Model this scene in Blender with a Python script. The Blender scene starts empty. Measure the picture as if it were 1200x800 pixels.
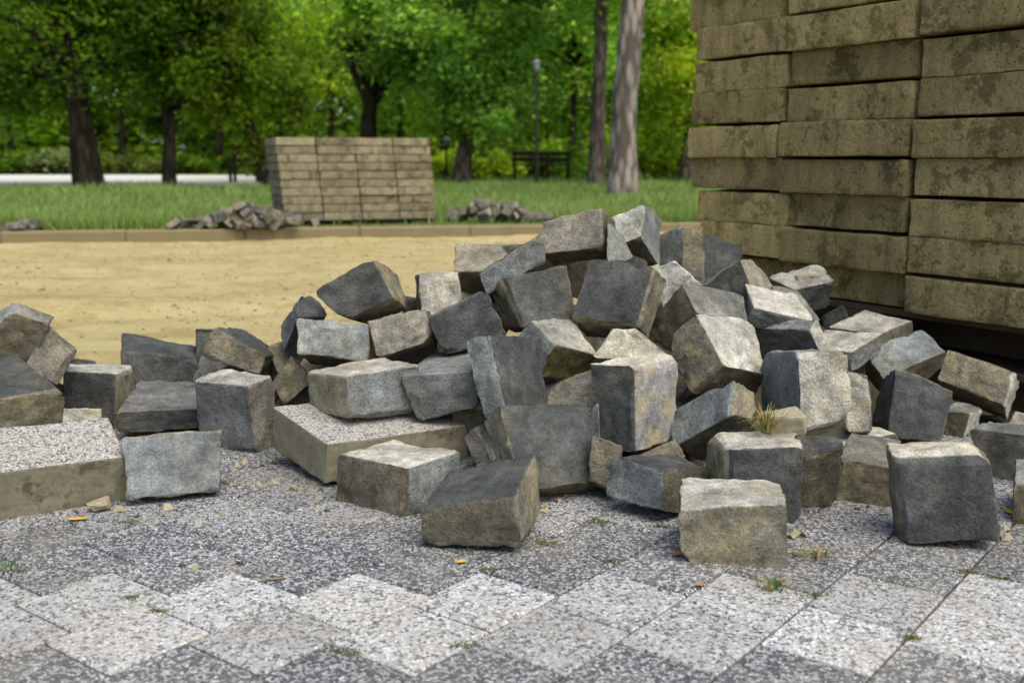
import bpy, math, random
import numpy as np
from mathutils import Vector, Matrix, noise
R=math.radians
rng=np.random.default_rng(7); random.seed(7)
SC=bpy.context.scene; COL=SC.collection
# ---------------------------------------------------------------- camera, light
cam_d=bpy.data.cameras.new('camera'); cam=bpy.data.objects.new('camera',cam_d); COL.objects.link(cam)
cam.location=(0,0,.75); cam.rotation_euler=(R(90)-math.atan(216/1270),0,0)
cam_d.sensor_width=36; cam_d.lens=36*1270/1200; cam_d.clip_start=.05; cam_d.clip_end=600
cam_d.dof.use_dof=True; cam_d.dof.focus_distance=2.45; cam_d.dof.aperture_fstop=4.0
SC.camera=cam
SUN_EL,SUN_AZ=R(60),R(142)     # azimuth clockwise from +Y
w=bpy.data.worlds.new('World'); SC.world=w; w.use_nodes=True
nt=w.node_tree; bg=nt.nodes['Background']; sky=nt.nodes.new('ShaderNodeTexSky')
sky.sky_type='NISHITA'; sky.sun_disc=False; sky.sun_elevation=SUN_EL; sky.sun_rotation=SUN_AZ
sky.dust_density=3.0; sky.air_density=1.0; sky.ozone_density=1.0
nt.links.new(sky.outputs[0],bg.inputs[0]); bg.inputs[1].default_value=.09
sd=bpy.data.lights.new('sun','SUN'); sun=bpy.data.objects.new('sun',sd); COL.objects.link(sun)
sd.energy=1.5; sd.angle=R(58); sd.color=(1,.95,.85)
sv=Vector((math.sin(SUN_AZ)*math.cos(SUN_EL),math.cos(SUN_AZ)*math.cos(SUN_EL),math.sin(SUN_EL)))
sun.rotation_euler=sv.to_track_quat('Z','Y').to_euler(); sun.location=(3,-3,6)
SC.view_settings.view_transform='Standard'; SC.view_settings.look='None'
SC.view_settings.exposure=.92; SC.view_settings.gamma=1
SC.cycles.max_bounces=6; SC.cycles.transparent_max_bounces=4
# ---------------------------------------------------------------- helpers
def ob(name,me,parent=None,label=None,cat=None,group=None,kind=None,loc=None):
    o=bpy.data.objects.new(name,me); COL.objects.link(o)
    if parent: o.parent=parent
    if label: o['label']=label
    if cat: o['category']=cat
    if group: o['group']=group
    if kind: o['kind']=kind
    if loc is not None: o.location=loc
    return o
def empty(name,loc,label,cat,group=None,rz=0):
    o=ob(name,None,None,label,cat,group,None,loc); o.rotation_euler=(0,0,rz); o.empty_display_size=.1
    return o
def mesh(name,V,Fs,mat,smooth=False):
    me=bpy.data.meshes.new(name); me.from_pydata([tuple(v) for v in V],[],[tuple(f) for f in Fs])
    if mat: me.materials.append(mat)
    if smooth: me.polygons.foreach_set('use_smooth',[True]*len(me.polygons))
    me.update(); return me
def fastmesh(name,V,nper,mat,colors=None,smooth=False):
    """V (n*nper,3): n separate polygons of nper vertices"""
    V=np.asarray(V,dtype=np.float32).reshape(-1,3); n=len(V)//nper
    me=bpy.data.meshes.new(name); me.vertices.add(len(V)); me.vertices.foreach_set('co',V.ravel())
    me.loops.add(len(V)); me.loops.foreach_set('vertex_index',np.arange(len(V),dtype=np.int32))
    me.polygons.add(n); me.polygons.foreach_set('loop_start',np.arange(0,len(V),nper,dtype=np.int32))
    me.polygons.foreach_set('loop_total',np.full(n,nper,dtype=np.int32))
    if colors is not None:
        a=me.color_attributes.new('tint','FLOAT_COLOR','POINT'); c=np.ones((len(V),4),np.float32)
        c[:,:3]=np.repeat(colors,nper,axis=0); a.data.foreach_set('color',c.ravel())
    if mat: me.materials.append(mat)
    me.update(calc_edges=True); me.validate(); return me
def add_col(me,name,C):
    a=me.color_attributes.new(name,'FLOAT_COLOR','POINT'); c=np.ones((len(C),4),np.float32); c[:,:C.shape[1]]=C
    a.data.foreach_set('color',c.ravel())
class N:
    """small node-graph helper"""
    def __init__(s,name,rough=.9):
        s.m=bpy.data.materials.new(name); s.m.use_nodes=True; s.t=s.m.node_tree; s.b=s.t.nodes['Principled BSDF']
        s.b.inputs['Roughness'].default_value=rough; s.b.inputs['Specular IOR Level'].default_value=.25
        s.out=s.t.nodes['Material Output']; s._c=None
    def n(s,ty,**k):
        x=s.t.nodes.new('ShaderNode'+ty)
        for a,v in k.items(): setattr(x,a,v)
        return x
    def set(s,sock,v):
        if hasattr(v,'is_linked') or isinstance(v,bpy.types.NodeSocket): s.t.links.new(v,sock)
        elif isinstance(v,(tuple,list)) and len(v)==3 and sock.type=='RGBA': sock.default_value=(*v,1)
        else: sock.default_value=v
    def coord(s,kind='Object'):
        x=s.n('TexCoord'); return x.outputs[kind]
    def noise(s,vec,scale,detail=4,rough=.55,dist=0):
        x=s.n('TexNoise'); s.set(x.inputs['Vector'],vec); x.inputs['Scale'].default_value=scale
        x.inputs['Detail'].default_value=detail; x.inputs['Roughness'].default_value=rough; x.inputs['Distortion'].default_value=dist
        return x.outputs['Fac']
    def voro(s,vec,scale,out='Distance',rnd=1,feature='F1'):
        x=s.n('TexVoronoi',feature=feature); s.set(x.inputs['Vector'],vec); x.inputs['Scale'].default_value=scale
        x.inputs['Randomness'].default_value=rnd
        return x.outputs[out]
    def ramp(s,fac,stops,interp='LINEAR'):
        x=s.n('ValToRGB'); s.set(x.inputs[0],fac); cr=x.color_ramp; cr.interpolation=interp
        while len(cr.elements)<len(stops): cr.elements.new(.5)
        for e,(p,c) in zip(cr.elements,stops):
            e.position=p; e.color=(c,c,c,1) if not isinstance(c,(tuple,list)) else (*c,1)
        return x.outputs[0]
    def mix(s,f,a,b,mode='MIX'):
        x=s.n('MixRGB',blend_type=mode); s.set(x.inputs[0],f); s.set(x.inputs[1],a); s.set(x.inputs[2],b); return x.outputs[0]
    def math(s,op,a,b=0.,c=0.):
        x=s.n('Math',operation=op); s.set(x.inputs[0],a); s.set(x.inputs[1],b); s.set(x.inputs[2],c); return x.outputs[0]
    def mapping(s,vec,scale=(1,1,1),rot=(0,0,0)):
        x=s.n('Mapping'); s.set(x.inputs['Vector'],vec); x.inputs['Scale'].default_value=scale; x.inputs['Rotation'].default_value=rot
        return x.outputs[0]
    def attr(s,name,out='Color'):
        x=s.n('Attribute',attribute_name=name); return x.outputs[out]
    def rnd(s): return s.n('ObjectInfo').outputs['Random']
    def offs(s,vec,k=37.):
        x=s.n('VectorMath',operation='ADD'); s.set(x.inputs[0],vec)
        c=s.n('CombineXYZ'); r=s.math('MULTIPLY',s.rnd(),k); s.set(c.inputs[0],r); s.set(c.inputs[1],s.math('MULTIPLY',r,1.7)); s.set(c.inputs[2],s.math('MULTIPLY',r,-.6))
        s.set(x.inputs[1],c.outputs[0]); return x.outputs[0]
    def bump(s,h,strength=.5,dist=.01,prev=None):
        x=s.n('Bump'); s.set(x.inputs['Height'],h); x.inputs['Strength'].default_value=strength; x.inputs['Distance'].default_value=dist
        if prev is not None: s.set(x.inputs['Normal'],prev)
        return x.outputs[0]
    def done(s,col,bump=None,rough=None):
        s.set(s.b.inputs['Base Color'],col)
        if bump is not None: s.set(s.b.inputs['Normal'],bump)
        if rough is not None: s.set(s.b.inputs['Roughness'],rough)
        return s.m
M={}
def mat_stone():
    m=N('split_stone',.85); v=m.offs(m.coord())
    base=m.attr('tint'); dust=m.attr('dust','Fac')
    n1=m.noise(v,9,5,.6); n2=m.noise(v,38,6,.65); n3=m.noise(v,190,4,.7); sp=m.voro(v,330,'Color')
    c=m.mix(1,base,m.ramp(n1,[(.25,.5),(.5,1.),(.72,1.6)]),'MULTIPLY')
    c=m.mix(1,c,m.ramp(n2,[(.28,.55),(.5,1.),(.72,1.4)]),'MULTIPLY')
    c=m.mix(.75,c,m.ramp(n3,[(.34,.6),(.5,1.),(.66,1.4)]),'MULTIPLY')
    hue=m.noise(v,5.5,3,.5)
    c=m.mix(m.ramp(hue,[(.45,0.),(.7,.32)]),c,m.mix(1,c,(1.28,1.05,.62),'MULTIPLY'))
    c=m.mix(m.ramp(m.noise(v,4.3,3,.5),[(.5,0.),(.75,.3)]),c,m.mix(1,c,(.82,.97,1.12),'MULTIPLY'))
    # ochre sand and lime dust clinging in patches
    d=m.math('ADD',m.noise(v,17,9,.74),m.math('MULTIPLY',dust,.30))
    df=m.ramp(d,[(.68,0.),(.73,.5),(.84,.85)])
    dc=m.mix(m.noise(v,60,3),(.42,.34,.16),(.58,.49,.28))
    c=m.mix(df,c,dc)
    lf=m.ramp(m.math('ADD',m.noise(v,23,5,.7),m.math('MULTIPLY',dust,.12)),[(.70,0.),(.78,.55)])
    c=m.mix(lf,c,(.50,.47,.40))
    c=m.mix(m.ramp(m.voro(v,120),[(.06,.55),(.14,0.)]),c,(.02,.02,.018))
    wf=m.ramp(m.noise(v,260,2,.5),[(.72,0.),(.78,.3)]); c=m.mix(wf,c,(.6,.6,.56))
    h=m.math('ADD',m.math('MULTIPLY',n2,1.),m.math('MULTIPLY',n3,.35)); h=m.math('ADD',h,m.math('MULTIPLY',df,.35))
    h=m.math('ADD',h,m.math('MULTIPLY',m.noise(v,95,5,.7),.6))
    bn=m.n('Bump'); m.set(bn.inputs['Height'],h); bn.inputs['Distance'].default_value=.008; m.set(bn.inputs['Strength'],m.math('MULTIPLY_ADD',m.rnd(),.5,.6)); M['stone']=m.done(c,bn.outputs[0])
mat_stone()
def terrazzo(m,v,dark,light,scale,thr):
    """exposed-aggregate chips"""
    cell=m.voro(v,scale,'Color'); s=m.n('SeparateColor'); m.set(s.inputs[0],cell); r=s.outputs[0]; g=s.outputs[1]
    ed=m.voro(v,scale,'Distance',1,'DISTANCE_TO_EDGE')
    f=m.ramp(r,[(thr-.02,0.),(thr+.02,1.)])
    c=m.mix(f,dark,light); c=m.mix(1,c,m.ramp(g,[(0,.6),(1,1.3)]),'MULTIPLY')
    return c,ed,f
def mat_tile(key,light,thr=.52):
    m=N('terrazzo_'+key,.8); v=m.offs(m.coord('Object'),11.)
    nv=m.n('VectorMath',operation='ADD'); m.set(nv.inputs[0],v)
    ns=m.n('TexNoise'); m.set(ns.inputs['Vector'],v); ns.inputs['Scale'].default_value=70; 
    sc=m.n('VectorMath',operation='SCALE'); m.set(sc.inputs[0],ns.outputs['Color']); sc.inputs['Scale'].default_value=.016
    m.set(nv.inputs[1],sc.outputs[0]); vv=nv.outputs[0]
    if light: c,ed,f=terrazzo(m,vv,(.07,.075,.085),(.60,.605,.60),170,.31)
    else: c,ed,f=terrazzo(m,vv,(.05,.055,.065),(.52,.52,.51),190,thr)
    mort=(.36,.36,.35) if light else (.15,.155,.16)
    c=m.mix(m.ramp(ed,[(.05,1.),(.16,0.)]),c,mort)
    w=m.coord('Generated'); g=m.n('NewGeometry').outputs['Position']
    st=m.noise(g,2.3,5,.6)
    c=m.mix(m.ramp(st,[(.42,0.),(.75,.42)]),c,(.33,.28,.18) if light else (.24,.21,.15))
    c=m.mix(m.ramp(m.noise(g,7,6,.7),[(.52,0.),(.74,.5)]),c,(.42,.37,.27) if light else (.30,.28,.22))
    c=m.mix(1,c,m.ramp(m.rnd(),[(0,.82),(1,1.15)]),'MULTIPLY')
    M[key]=m.done(c,m.bump(m.ramp(ed,[(0,0.),(.3,1.)]),.5,.0015))
mat_tile('tile_light',True); mat_tile('tile_dark',False); mat_tile('tile_mid',False,.33)
def mat_concrete():
    m=N('aggregate_concrete',.9); v=m.offs(m.coord())
    agg,ed,f=terrazzo(m,v,(.15,.15,.15),(.56,.54,.49),210,.27)
    agg=m.mix(m.ramp(ed,[(.03,1.),(.12,0.)]),agg,(.36,.34,.29))
    side=m.mix(m.noise(v,7,5,.6),(.20,.185,.12),(.40,.37,.26)); side=m.mix(m.ramp(m.noise(v,40,5,.7),[(.35,.7),(.6,0.)]),side,(.17,.15,.09))
    side=m.mix(m.ramp(m.noise(v,9,8,.76),[(.56,0.),(.63,.75)]),side,(.10,.065,.035))
    side=m.mix(m.ramp(m.voro(v,70),[(.08,.6),(.16,0.)]),side,(.09,.08,.05))
    c=m.mix(m.attr('dust','Fac'),side,agg)
    h=m.math('ADD',m.noise(v,60,6,.7),m.math('MULTIPLY',m.ramp(ed,[(0,0.),(.25,1.)]),m.attr('dust','Fac')))
    M['concrete']=m.done(c,m.bump(h,.6,.003))
mat_concrete()
def mat_block(key,a,b,moss,mz=.8):
    m=N('block_'+key,.95); v=m.offs(m.coord())
    n1=m.noise(v,6,5,.6); c=m.mix(n1,a,b)
    st=m.noise(m.mapping(v,(14,14,2.2)),1,5,.65); c=m.mix(1,c,m.ramp(st,[(.3,.62),(.5,1.),(.7,1.3)]),'MULTIPLY')
    c=m.mix(1,c,m.ramp(m.noise(v,120,4,.7),[(.3,.66),(.5,1.),(.7,1.3)]),'MULTIPLY')
    c=m.mix(m.ramp(m.noise(v,10,9,.8),[(.56,0.),(.68,mz*.6)]),c,moss)
    c=m.mix(m.ramp(m.noise(m.mapping(v,(1,1,.6)),34,9,.82),[(.57,0.),(.68,mz*.85)]),c,(.10,.074,.03))
    c=m.mix(m.ramp(m.math('ADD',m.voro(v,55),m.math('MULTIPLY',m.noise(v,6,3),.25)),[(.16,.75),(.26,0.)]),c,(.05,.04,.02))
    c=m.mix(1,c,m.ramp(m.rnd(),[(0,.78),(1,1.2)]),'MULTIPLY')
    h=m.math('ADD',m.noise(v,30,7,.72),m.math('MULTIPLY',m.ramp(m.noise(v,10,9,.8),[(.55,0.),(.68,1.)]),.8))
    h=m.math('SUBTRACT',h,m.ramp(m.math('ADD',m.voro(v,55),m.math('MULTIPLY',m.noise(v,6,3),.25)),[(.14,.8),(.26,0.)]))
    M[key]=m.done(c,m.bump(h,1.,.02))
mat_block('near_block',(.30,.238,.092),(.40,.332,.158),(.40,.285,.085))
mat_block('far_block',(.27,.232,.138),(.32,.283,.18),(.25,.21,.11),.12)
def mat_simple(key,a,b,scale,bs=.5,bd=.01,rough=.9,stretch=None,detail=6):
    m=N(key,rough); v=m.coord()
    if stretch: v=m.mapping(v,stretch)
    n=m.noise(v,scale,detail,.65); c=m.mix(m.ramp(n,[(.3,0.),(.7,1.)]),a,b)
    M[key]=m.done(c,m.bump(n,bs,bd))
mat_simple('wood',(.05,.035,.022),(.14,.10,.06),6,.5,.004,.85,(1,14,14))
mat_simple('soil',(.10,.08,.045),(.22,.175,.095),25,.8,.01)
mat_simple('rubble',(.055,.045,.028),(.12,.10,.06),25,.8,.01)
mat_simple('lawn_soil',(.035,.05,.014),(.075,.095,.03),3,.6,.02)
mat_simple('path',(.62,.60,.54),(.75,.73,.66),2,.2,.01)  # sunlight on the path is put into this pale albedo
mat_simple('dark_metal',(.012,.014,.014),(.025,.027,.026),20,.1,.002,.5)
mat_simple('bench_wood',(.018,.013,.009),(.04,.03,.02),9,.3,.004,.8)
mat_simple('clod',(.28,.24,.15),(.46,.41,.28),60,.8,.004)
mat_simple('brown_bit',(.09,.06,.03),(.18,.12,.06),60,.6,.003)
mat_simple('moss',(.05,.075,.012),(.16,.17,.03),40,.6,.003)
mat_simple('dry_weed',(.28,.20,.06),(.45,.33,.10),30,.1,.001)
mat_simple('green_weed',(.05,.11,.03),(.12,.2,.05),30,.1,.001)
mat_simple('rusty_weed',(.26,.15,.07),(.36,.24,.11),30,.1,.001)
mat_simple('yellow_leaf',(.62,.36,.02),(.75,.50,.04),25,.2,.001,.6)
mat_simple('orange_leaf',(.30,.17,.07),(.42,.27,.12),25,.2,.001,.6)
mat_simple('green_leaf',(.16,.36,.03),(.25,.48,.06),25,.2,.001,.5)
def mat_kerb():
    m=N('kerb_stone',.95); v=m.offs(m.coord()); n=m.noise(v,5,6,.65)
    c=m.mix(n,(.20,.16,.085),(.30,.25,.14)); c=m.mix(m.ramp(m.noise(v,40,5,.7),[(.3,.5),(.6,0.)]),c,(.2,.15,.07))
    M['kerb']=m.done(c,m.bump(m.noise(v,30,6,.7),.5,.006))
mat_kerb()
def mat_sand():
    m=N('ochre_sand',.97); v=m.n('NewGeometry').outputs['Position']
    a=m.noise(m.mapping(v,(.6,1.2,1),(0,0,R(-10))),1.2,9,.7); b=m.noise(m.mapping(v,(1.8,3.0,1),(0,0,R(-9))),1.4,12,.8)
    g=m.noise(v,85,4,.75)
    c=m.mix(m.ramp(a,[(.3,0.),(.7,1.)]),(.385,.312,.132),(.51,.438,.218))
    c=m.mix(m.ramp(b,[(.35,.85),(.52,0.)]),c,(.30,.222,.075))
    c=m.mix(m.ramp(b,[(.56,0.),(.75,.6)]),c,(.58,.51,.31))
    c=m.mix(1,c,m.ramp(g,[(.3,.75),(.5,1.),(.7,1.18)]),'MULTIPLY')
    c=m.mix(m.ramp(m.noise(m.mapping(v,(4,6,1),(0,0,R(-8))),2.6,9,.8),[(.60,0.),(.66,.8)]),c,(.20,.14,.055))
    h=m.math('ADD',b,m.math('MULTIPLY',g,.12))
    M['sand']=m.done(c,m.bump(h,.7,.03))
mat_sand()
def mat_bark(key,a,b,dark,sx):
    m=N(key,.95); v=m.offs(m.coord())
    vv=m.mapping(v,(sx,sx,sx*.28)); n=m.noise(vv,1,6,.7,.4); vo=m.voro(vv,1.1)
    c=m.mix(m.ramp(n,[(.3,0.),(.7,1.)]),a,b); c=m.mix(m.ramp(vo,[(.3,0.),(.65,.9)]),c,dark)
    M[key]=m.done(c,m.bump(m.math('SUBTRACT',n,vo),.9,.03))
mat_bark('bark_pale',(.28,.235,.19),(.50,.44,.37),(.10,.08,.062),9)
mat_bark('bark_brown',(.13,.105,.075),(.23,.19,.14),(.05,.04,.03),10)
mat_bark('bark_dark',(.035,.026,.016),(.07,.054,.035),(.014,.011,.008),8)
def mat_leaf(key,trans=.45):
    m=N(key,.6); c=m.attr('tint'); m.set(m.b.inputs['Base Color'],c)
    t=m.n('BsdfTranslucent'); m.set(t.inputs[0],m.mix(1,c,(1.25,1.22,.6),'MULTIPLY'))
    x=m.n('MixShader'); x.inputs[0].default_value=trans; m.t.links.new(m.b.outputs[0],x.inputs[1]); m.t.links.new(t.outputs[0],x.inputs[2])
    m.t.links.new(x.outputs[0],m.out.inputs[0]); M[key]=m.m
mat_leaf('leaf',.66); mat_leaf('grass',.3)
def mat_emit_free(key,col,rough=.3):
    m=N(key,rough); M[key]=m.done(col)
mat_emit_free('lamp_white',(.36,.36,.35)); 
# ---------------------------------------------------------------- the setting
ZG=.13                                               # level of the lawn behind the kerb
def sheet(name,x0,x1,y0,y1,z,mat,nx=1,ny=1,zf=None,kind='structure',label=None):
    X=np.linspace(x0,x1,nx+1); Y=np.linspace(y0,y1,ny+1); V=[];F=[]
    for y in Y:
        for x in X: V.append((x,y,z if zf is None else zf(x,y)))
    for j in range(ny):
        for i in range(nx):
            a=j*(nx+1)+i; F.append((a,a+1,a+nx+2,a+nx+1))
    return ob(name,mesh(name,V,F,mat,True),None,label,None,None,kind)
sheet('ground',-300,300,-60,500,-.12,M['soil'],label='bare soil under the whole park')
# kerb line
KD=Vector((.979,.203,0)); K0=Vector((-4.3,9.12,0)); KN=Vector((-KD.y,KD.x,0))
def kerb_y(x): return K0.y+(x-K0.x)*KD.y/KD.x
def sand_z(x,y):
    t=(y-.2*x)
    z=.012*noise.noise((x*.35,t*1.6,1.3))+.018*noise.noise((x*.9,t*3.,4.1))+.012*noise.noise((x*4,t*7,2.))+.007*noise.noise((x*11,t*15,6.))
    z+=.03*math.exp(-((t-5.2)/.16)**2)-.03*math.exp(-((t-5.55)/.16)**2)+.03*math.exp(-((t-5.9)/.12)**2)+.028*math.exp(-((t-7.1)/.2)**2)-.03*math.exp(-((t-7.5)/.2)**2)+.02*math.exp(-((t-7.9)/.15)**2)
    e=max(0,1-abs(y-kerb_y(x))/.35); z+=.035*e*e
    f=max(0.,min(1.,(3.35-y)/.35))
    return z*(1-f)-.022*f
def sand():
    X=np.linspace(-8,8,300); Y=np.concatenate([np.linspace(2.7,4.6,70),np.linspace(4.63,12.2,220)]); V=[];F=[]
    for y in Y:
        for x in X: V.append((x,y,sand_z(x,y)))
    n=len(X)
    for j in range(len(Y)-1):
        for i in range(n-1):
            a=j*n+i; F.append((a,a+1,a+n+1,a+n))
    ob('sand_bed',mesh('sand_bed',V,F,M['sand'],True),None,'raked ochre sand bed of the torn-up road',None,None,'structure')
sand()
def clods():
    V=[];F=[];rg=np.random.default_rng(31)
    for i in range(9000):
        y=3.4+6.4*rg.random()**.8; x=rg.uniform(-1,1)*(.52*y+.5)
        if y>kerb_y(x)-.03 or rg.random()>.15+1.3*max(0,noise.noise((x*1.1,y*1.9,9.))+.12): continue
        s=rg.uniform(.004,.014)*(1.8 if rg.random()<.05 else 1); a=rg.random()*6.28; k=len(V); z=sand_z(x,y)
        for q in range(4): V.append((x+s*1.3*math.cos(a+q*1.57)*rg.uniform(.7,1.2),y+s*math.sin(a+q*1.57)*rg.uniform(.7,1.2),z-.002))
        V.append((x+s*.2,y,z+s*rg.uniform(.4,.9))); F+=[(k+q,k+(q+1)%4,k+4) for q in range(4)]
    ob('sand_clods',mesh('sand_clods',V,F,M['sand_lump']),None,'loose crumbs of sand and gravel on the sand bed','sand',None,'stuff')
mat_simple('sand_lump',(.13,.095,.04),(.36,.29,.14),30,.5,.004)
clods()
# ---- pavement of square terrazzo slabs in a zigzag banded pattern
def round_box(sx,sy,sz,b,wob=0.,seed=0):
    """box with chamfered edges, centred in x,y, z from 0 to sz"""
    V=[];F=[]
    hx,hy=sx/2,sy/2
    rings=[(0,0,0),(0,0,sz-b),(b,b,sz)]
    for dx,dy,z in rings:
        for cx,cy in ((-1,-1),(1,-1),(1,1),(-1,1)):
            for (ox,oy) in (((b,0),(0,b)) if (cx,cy) in ((1,1),(-1,-1)) else ((0,b),(b,0))) :
                V.append((cx*(hx-dx-ox),cy*(hy-dy-oy),z))
    def ccw(r):
        ids=list(range(r*8,r*8+8)); return sorted(ids,key=lambda i:math.atan2(V[i][1],V[i][0]))
    L=[ccw(r) for r in range(3)]
    for r in range(2):
        for k in range(8): F.append((L[r][k],L[r][(k+1)%8],L[r+1][(k+1)%8],L[r+1][k]))
    F.append(tuple(L[2])); F.append(tuple(reversed(L[0])))
    return V,F
pav=ob('pavement',None,None,'pavement of dark and light speckled slabs laid in zigzag bands',None,None,'structure')
TA,TB=.186,.178; ANG=math.atan2(.792,.61)
A2=np.array((.61,.792)); B2=np.array((.792,-.61))
tv,tf=round_box(TB-.0042,TA-.0042,.05,.0028)
tm={k:mesh('paving_slab',tv,tf,M[k]) for k in ('tile_light','tile_dark','tile_mid')}
jv=sheet('joint_bed',-3.2,3.2,.9,3.15,-.007,M['rubble'],label='sandy soil in the joints beneath the paving slabs')
O0=np.array((.614,1.892))
for k in range(-13,11):
    base=O0+k*(B2*TB+A2*.137)
    for nrow in range(-10,13):
        c=base+B2*TB*.5+A2*TA*(nrow+.5)
        if not(1.0<c[1]<3.05 and abs(c[0])<.45+.68*c[1]): continue
        key='tile_dark' if (nrow//2)%2==0 else 'tile_light'
        if key=='tile_light' and nrow>=2: key='tile_mid'
        o=ob('paving_slab',tm[key],pav); h=noise.noise((k*3.1,nrow*2.7,.5))
        o.location=(c[0],c[1],-.05+.0015*h); o.rotation_euler=(.006*noise.noise((k,nrow,3.)),.006*noise.noise((k,nrow,7.)),ANG-R(90)+.008*noise.noise((k,nrow,11.)))
# ---- kerb along the sand
kerb=ob('kerb',None,None,'low sandy kerb of long stones along the lawn edge',None,None,'structure')
kv,kf=round_box(.9985,.16,.30,.014); km=mesh('kerb_stone',kv,kf,M['kerb'])
for i in range(-5,16):
    p=K0+KD*(i+.5)+KN*.08; o=ob('kerb_stone',km,kerb); o.location=(p.x,p.y,-.17+.006*noise.noise((i*1.7,0,0))); o.rotation_euler=(0,0,math.atan2(KD.y,KD.x)+.004*noise.noise((i*2.3,1,0)))
# ---- lawn and path
def lawn():
    V=[];F=[]; xs=np.linspace(-90,90,181); ts=np.concatenate([np.linspace(0.14,30,60),np.linspace(33,240,20)])
    for t in ts:
        for x in xs:
            y=kerb_y(x*.999 if abs(x)<12 else math.copysign(12,x))+t
            V.append((x,y,ZG-.02+.03*noise.noise((x*.3,y*.3,0))+(.02 if t>1 else 0)))
    n=len(xs)
    for j in range(len(ts)-1):
        for i in range(n-1):
            a=j*n+i; F.append((a,a+1,a+n+1,a+n))
    ob('lawn',mesh('lawn',V,F,M['lawn_soil'],True),None,'park lawn behind the kerb',None,None,'structure')
lawn()
sheet('park_path',-60,-4.6,22.9,37,ZG+.03,M['path'],40,2,label='path crossing the park behind the lawn, coloured bright as if sunlit')
def grass():
    n=150000; u=rng.random(n); t=.2+(28)*u**1.7; 
    x=(rng.random(n)*2-1)*(.56*(t+9.5)+1.0)
    y=K0.y+(np.clip(x,-12,12)-K0.x)*KD.y/KD.x+t
    keep=~((x<-4.6)&(y>22.8)); x,y,t=x[keep],y[keep],t[keep]; n=len(x)
    dens=np.array([noise.noise((a*.9,b*.9,3.)) for a,b in zip(x[::1],y[::1])])
    worn=((dens<-.28)&(rng.random(n)<.75))|((t<1.1)&(x>-3.1)&(x<.7)&(rng.random(n)<.97))
    h=np.where(worn,.012,(.05+.08*rng.random(n))*(1+.9*dens))*np.where(t<.6,1.35,1.); wd=(.006+.006*rng.random(n))*(1+t*.10)
    a=rng.random(n)*6.283; lean=rng.normal(0,.45,(n,2))*h[:,None]
    P=np.stack([x,y,np.full(n,ZG-.03)],1); dx=np.stack([np.cos(a)*wd,np.sin(a)*wd,np.zeros(n)],1)
    V=np.stack([P-dx,P+dx,P+np.concatenate([lean,h[:,None]+.03],1)],1)
    g=rng.random(n)[:,None]; d2=np.clip(.5+dens*.9+rng.normal(0,.2,n),0,1)[:,None]
    C=(np.array((.12,.24,.035))*(1-g)+np.array((.21,.36,.06))*g)*(1-.55*d2)+np.array((.44,.50,.19))*d2*.55
    C=np.where(rng.random(n)[:,None]<.06,np.array((.34,.30,.15)),C)
    ob('grass',fastmesh('grass',V,3,M['grass'],C),None,'uneven green lawn grass behind the kerb','grass',None,'stuff')
grass()
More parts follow.
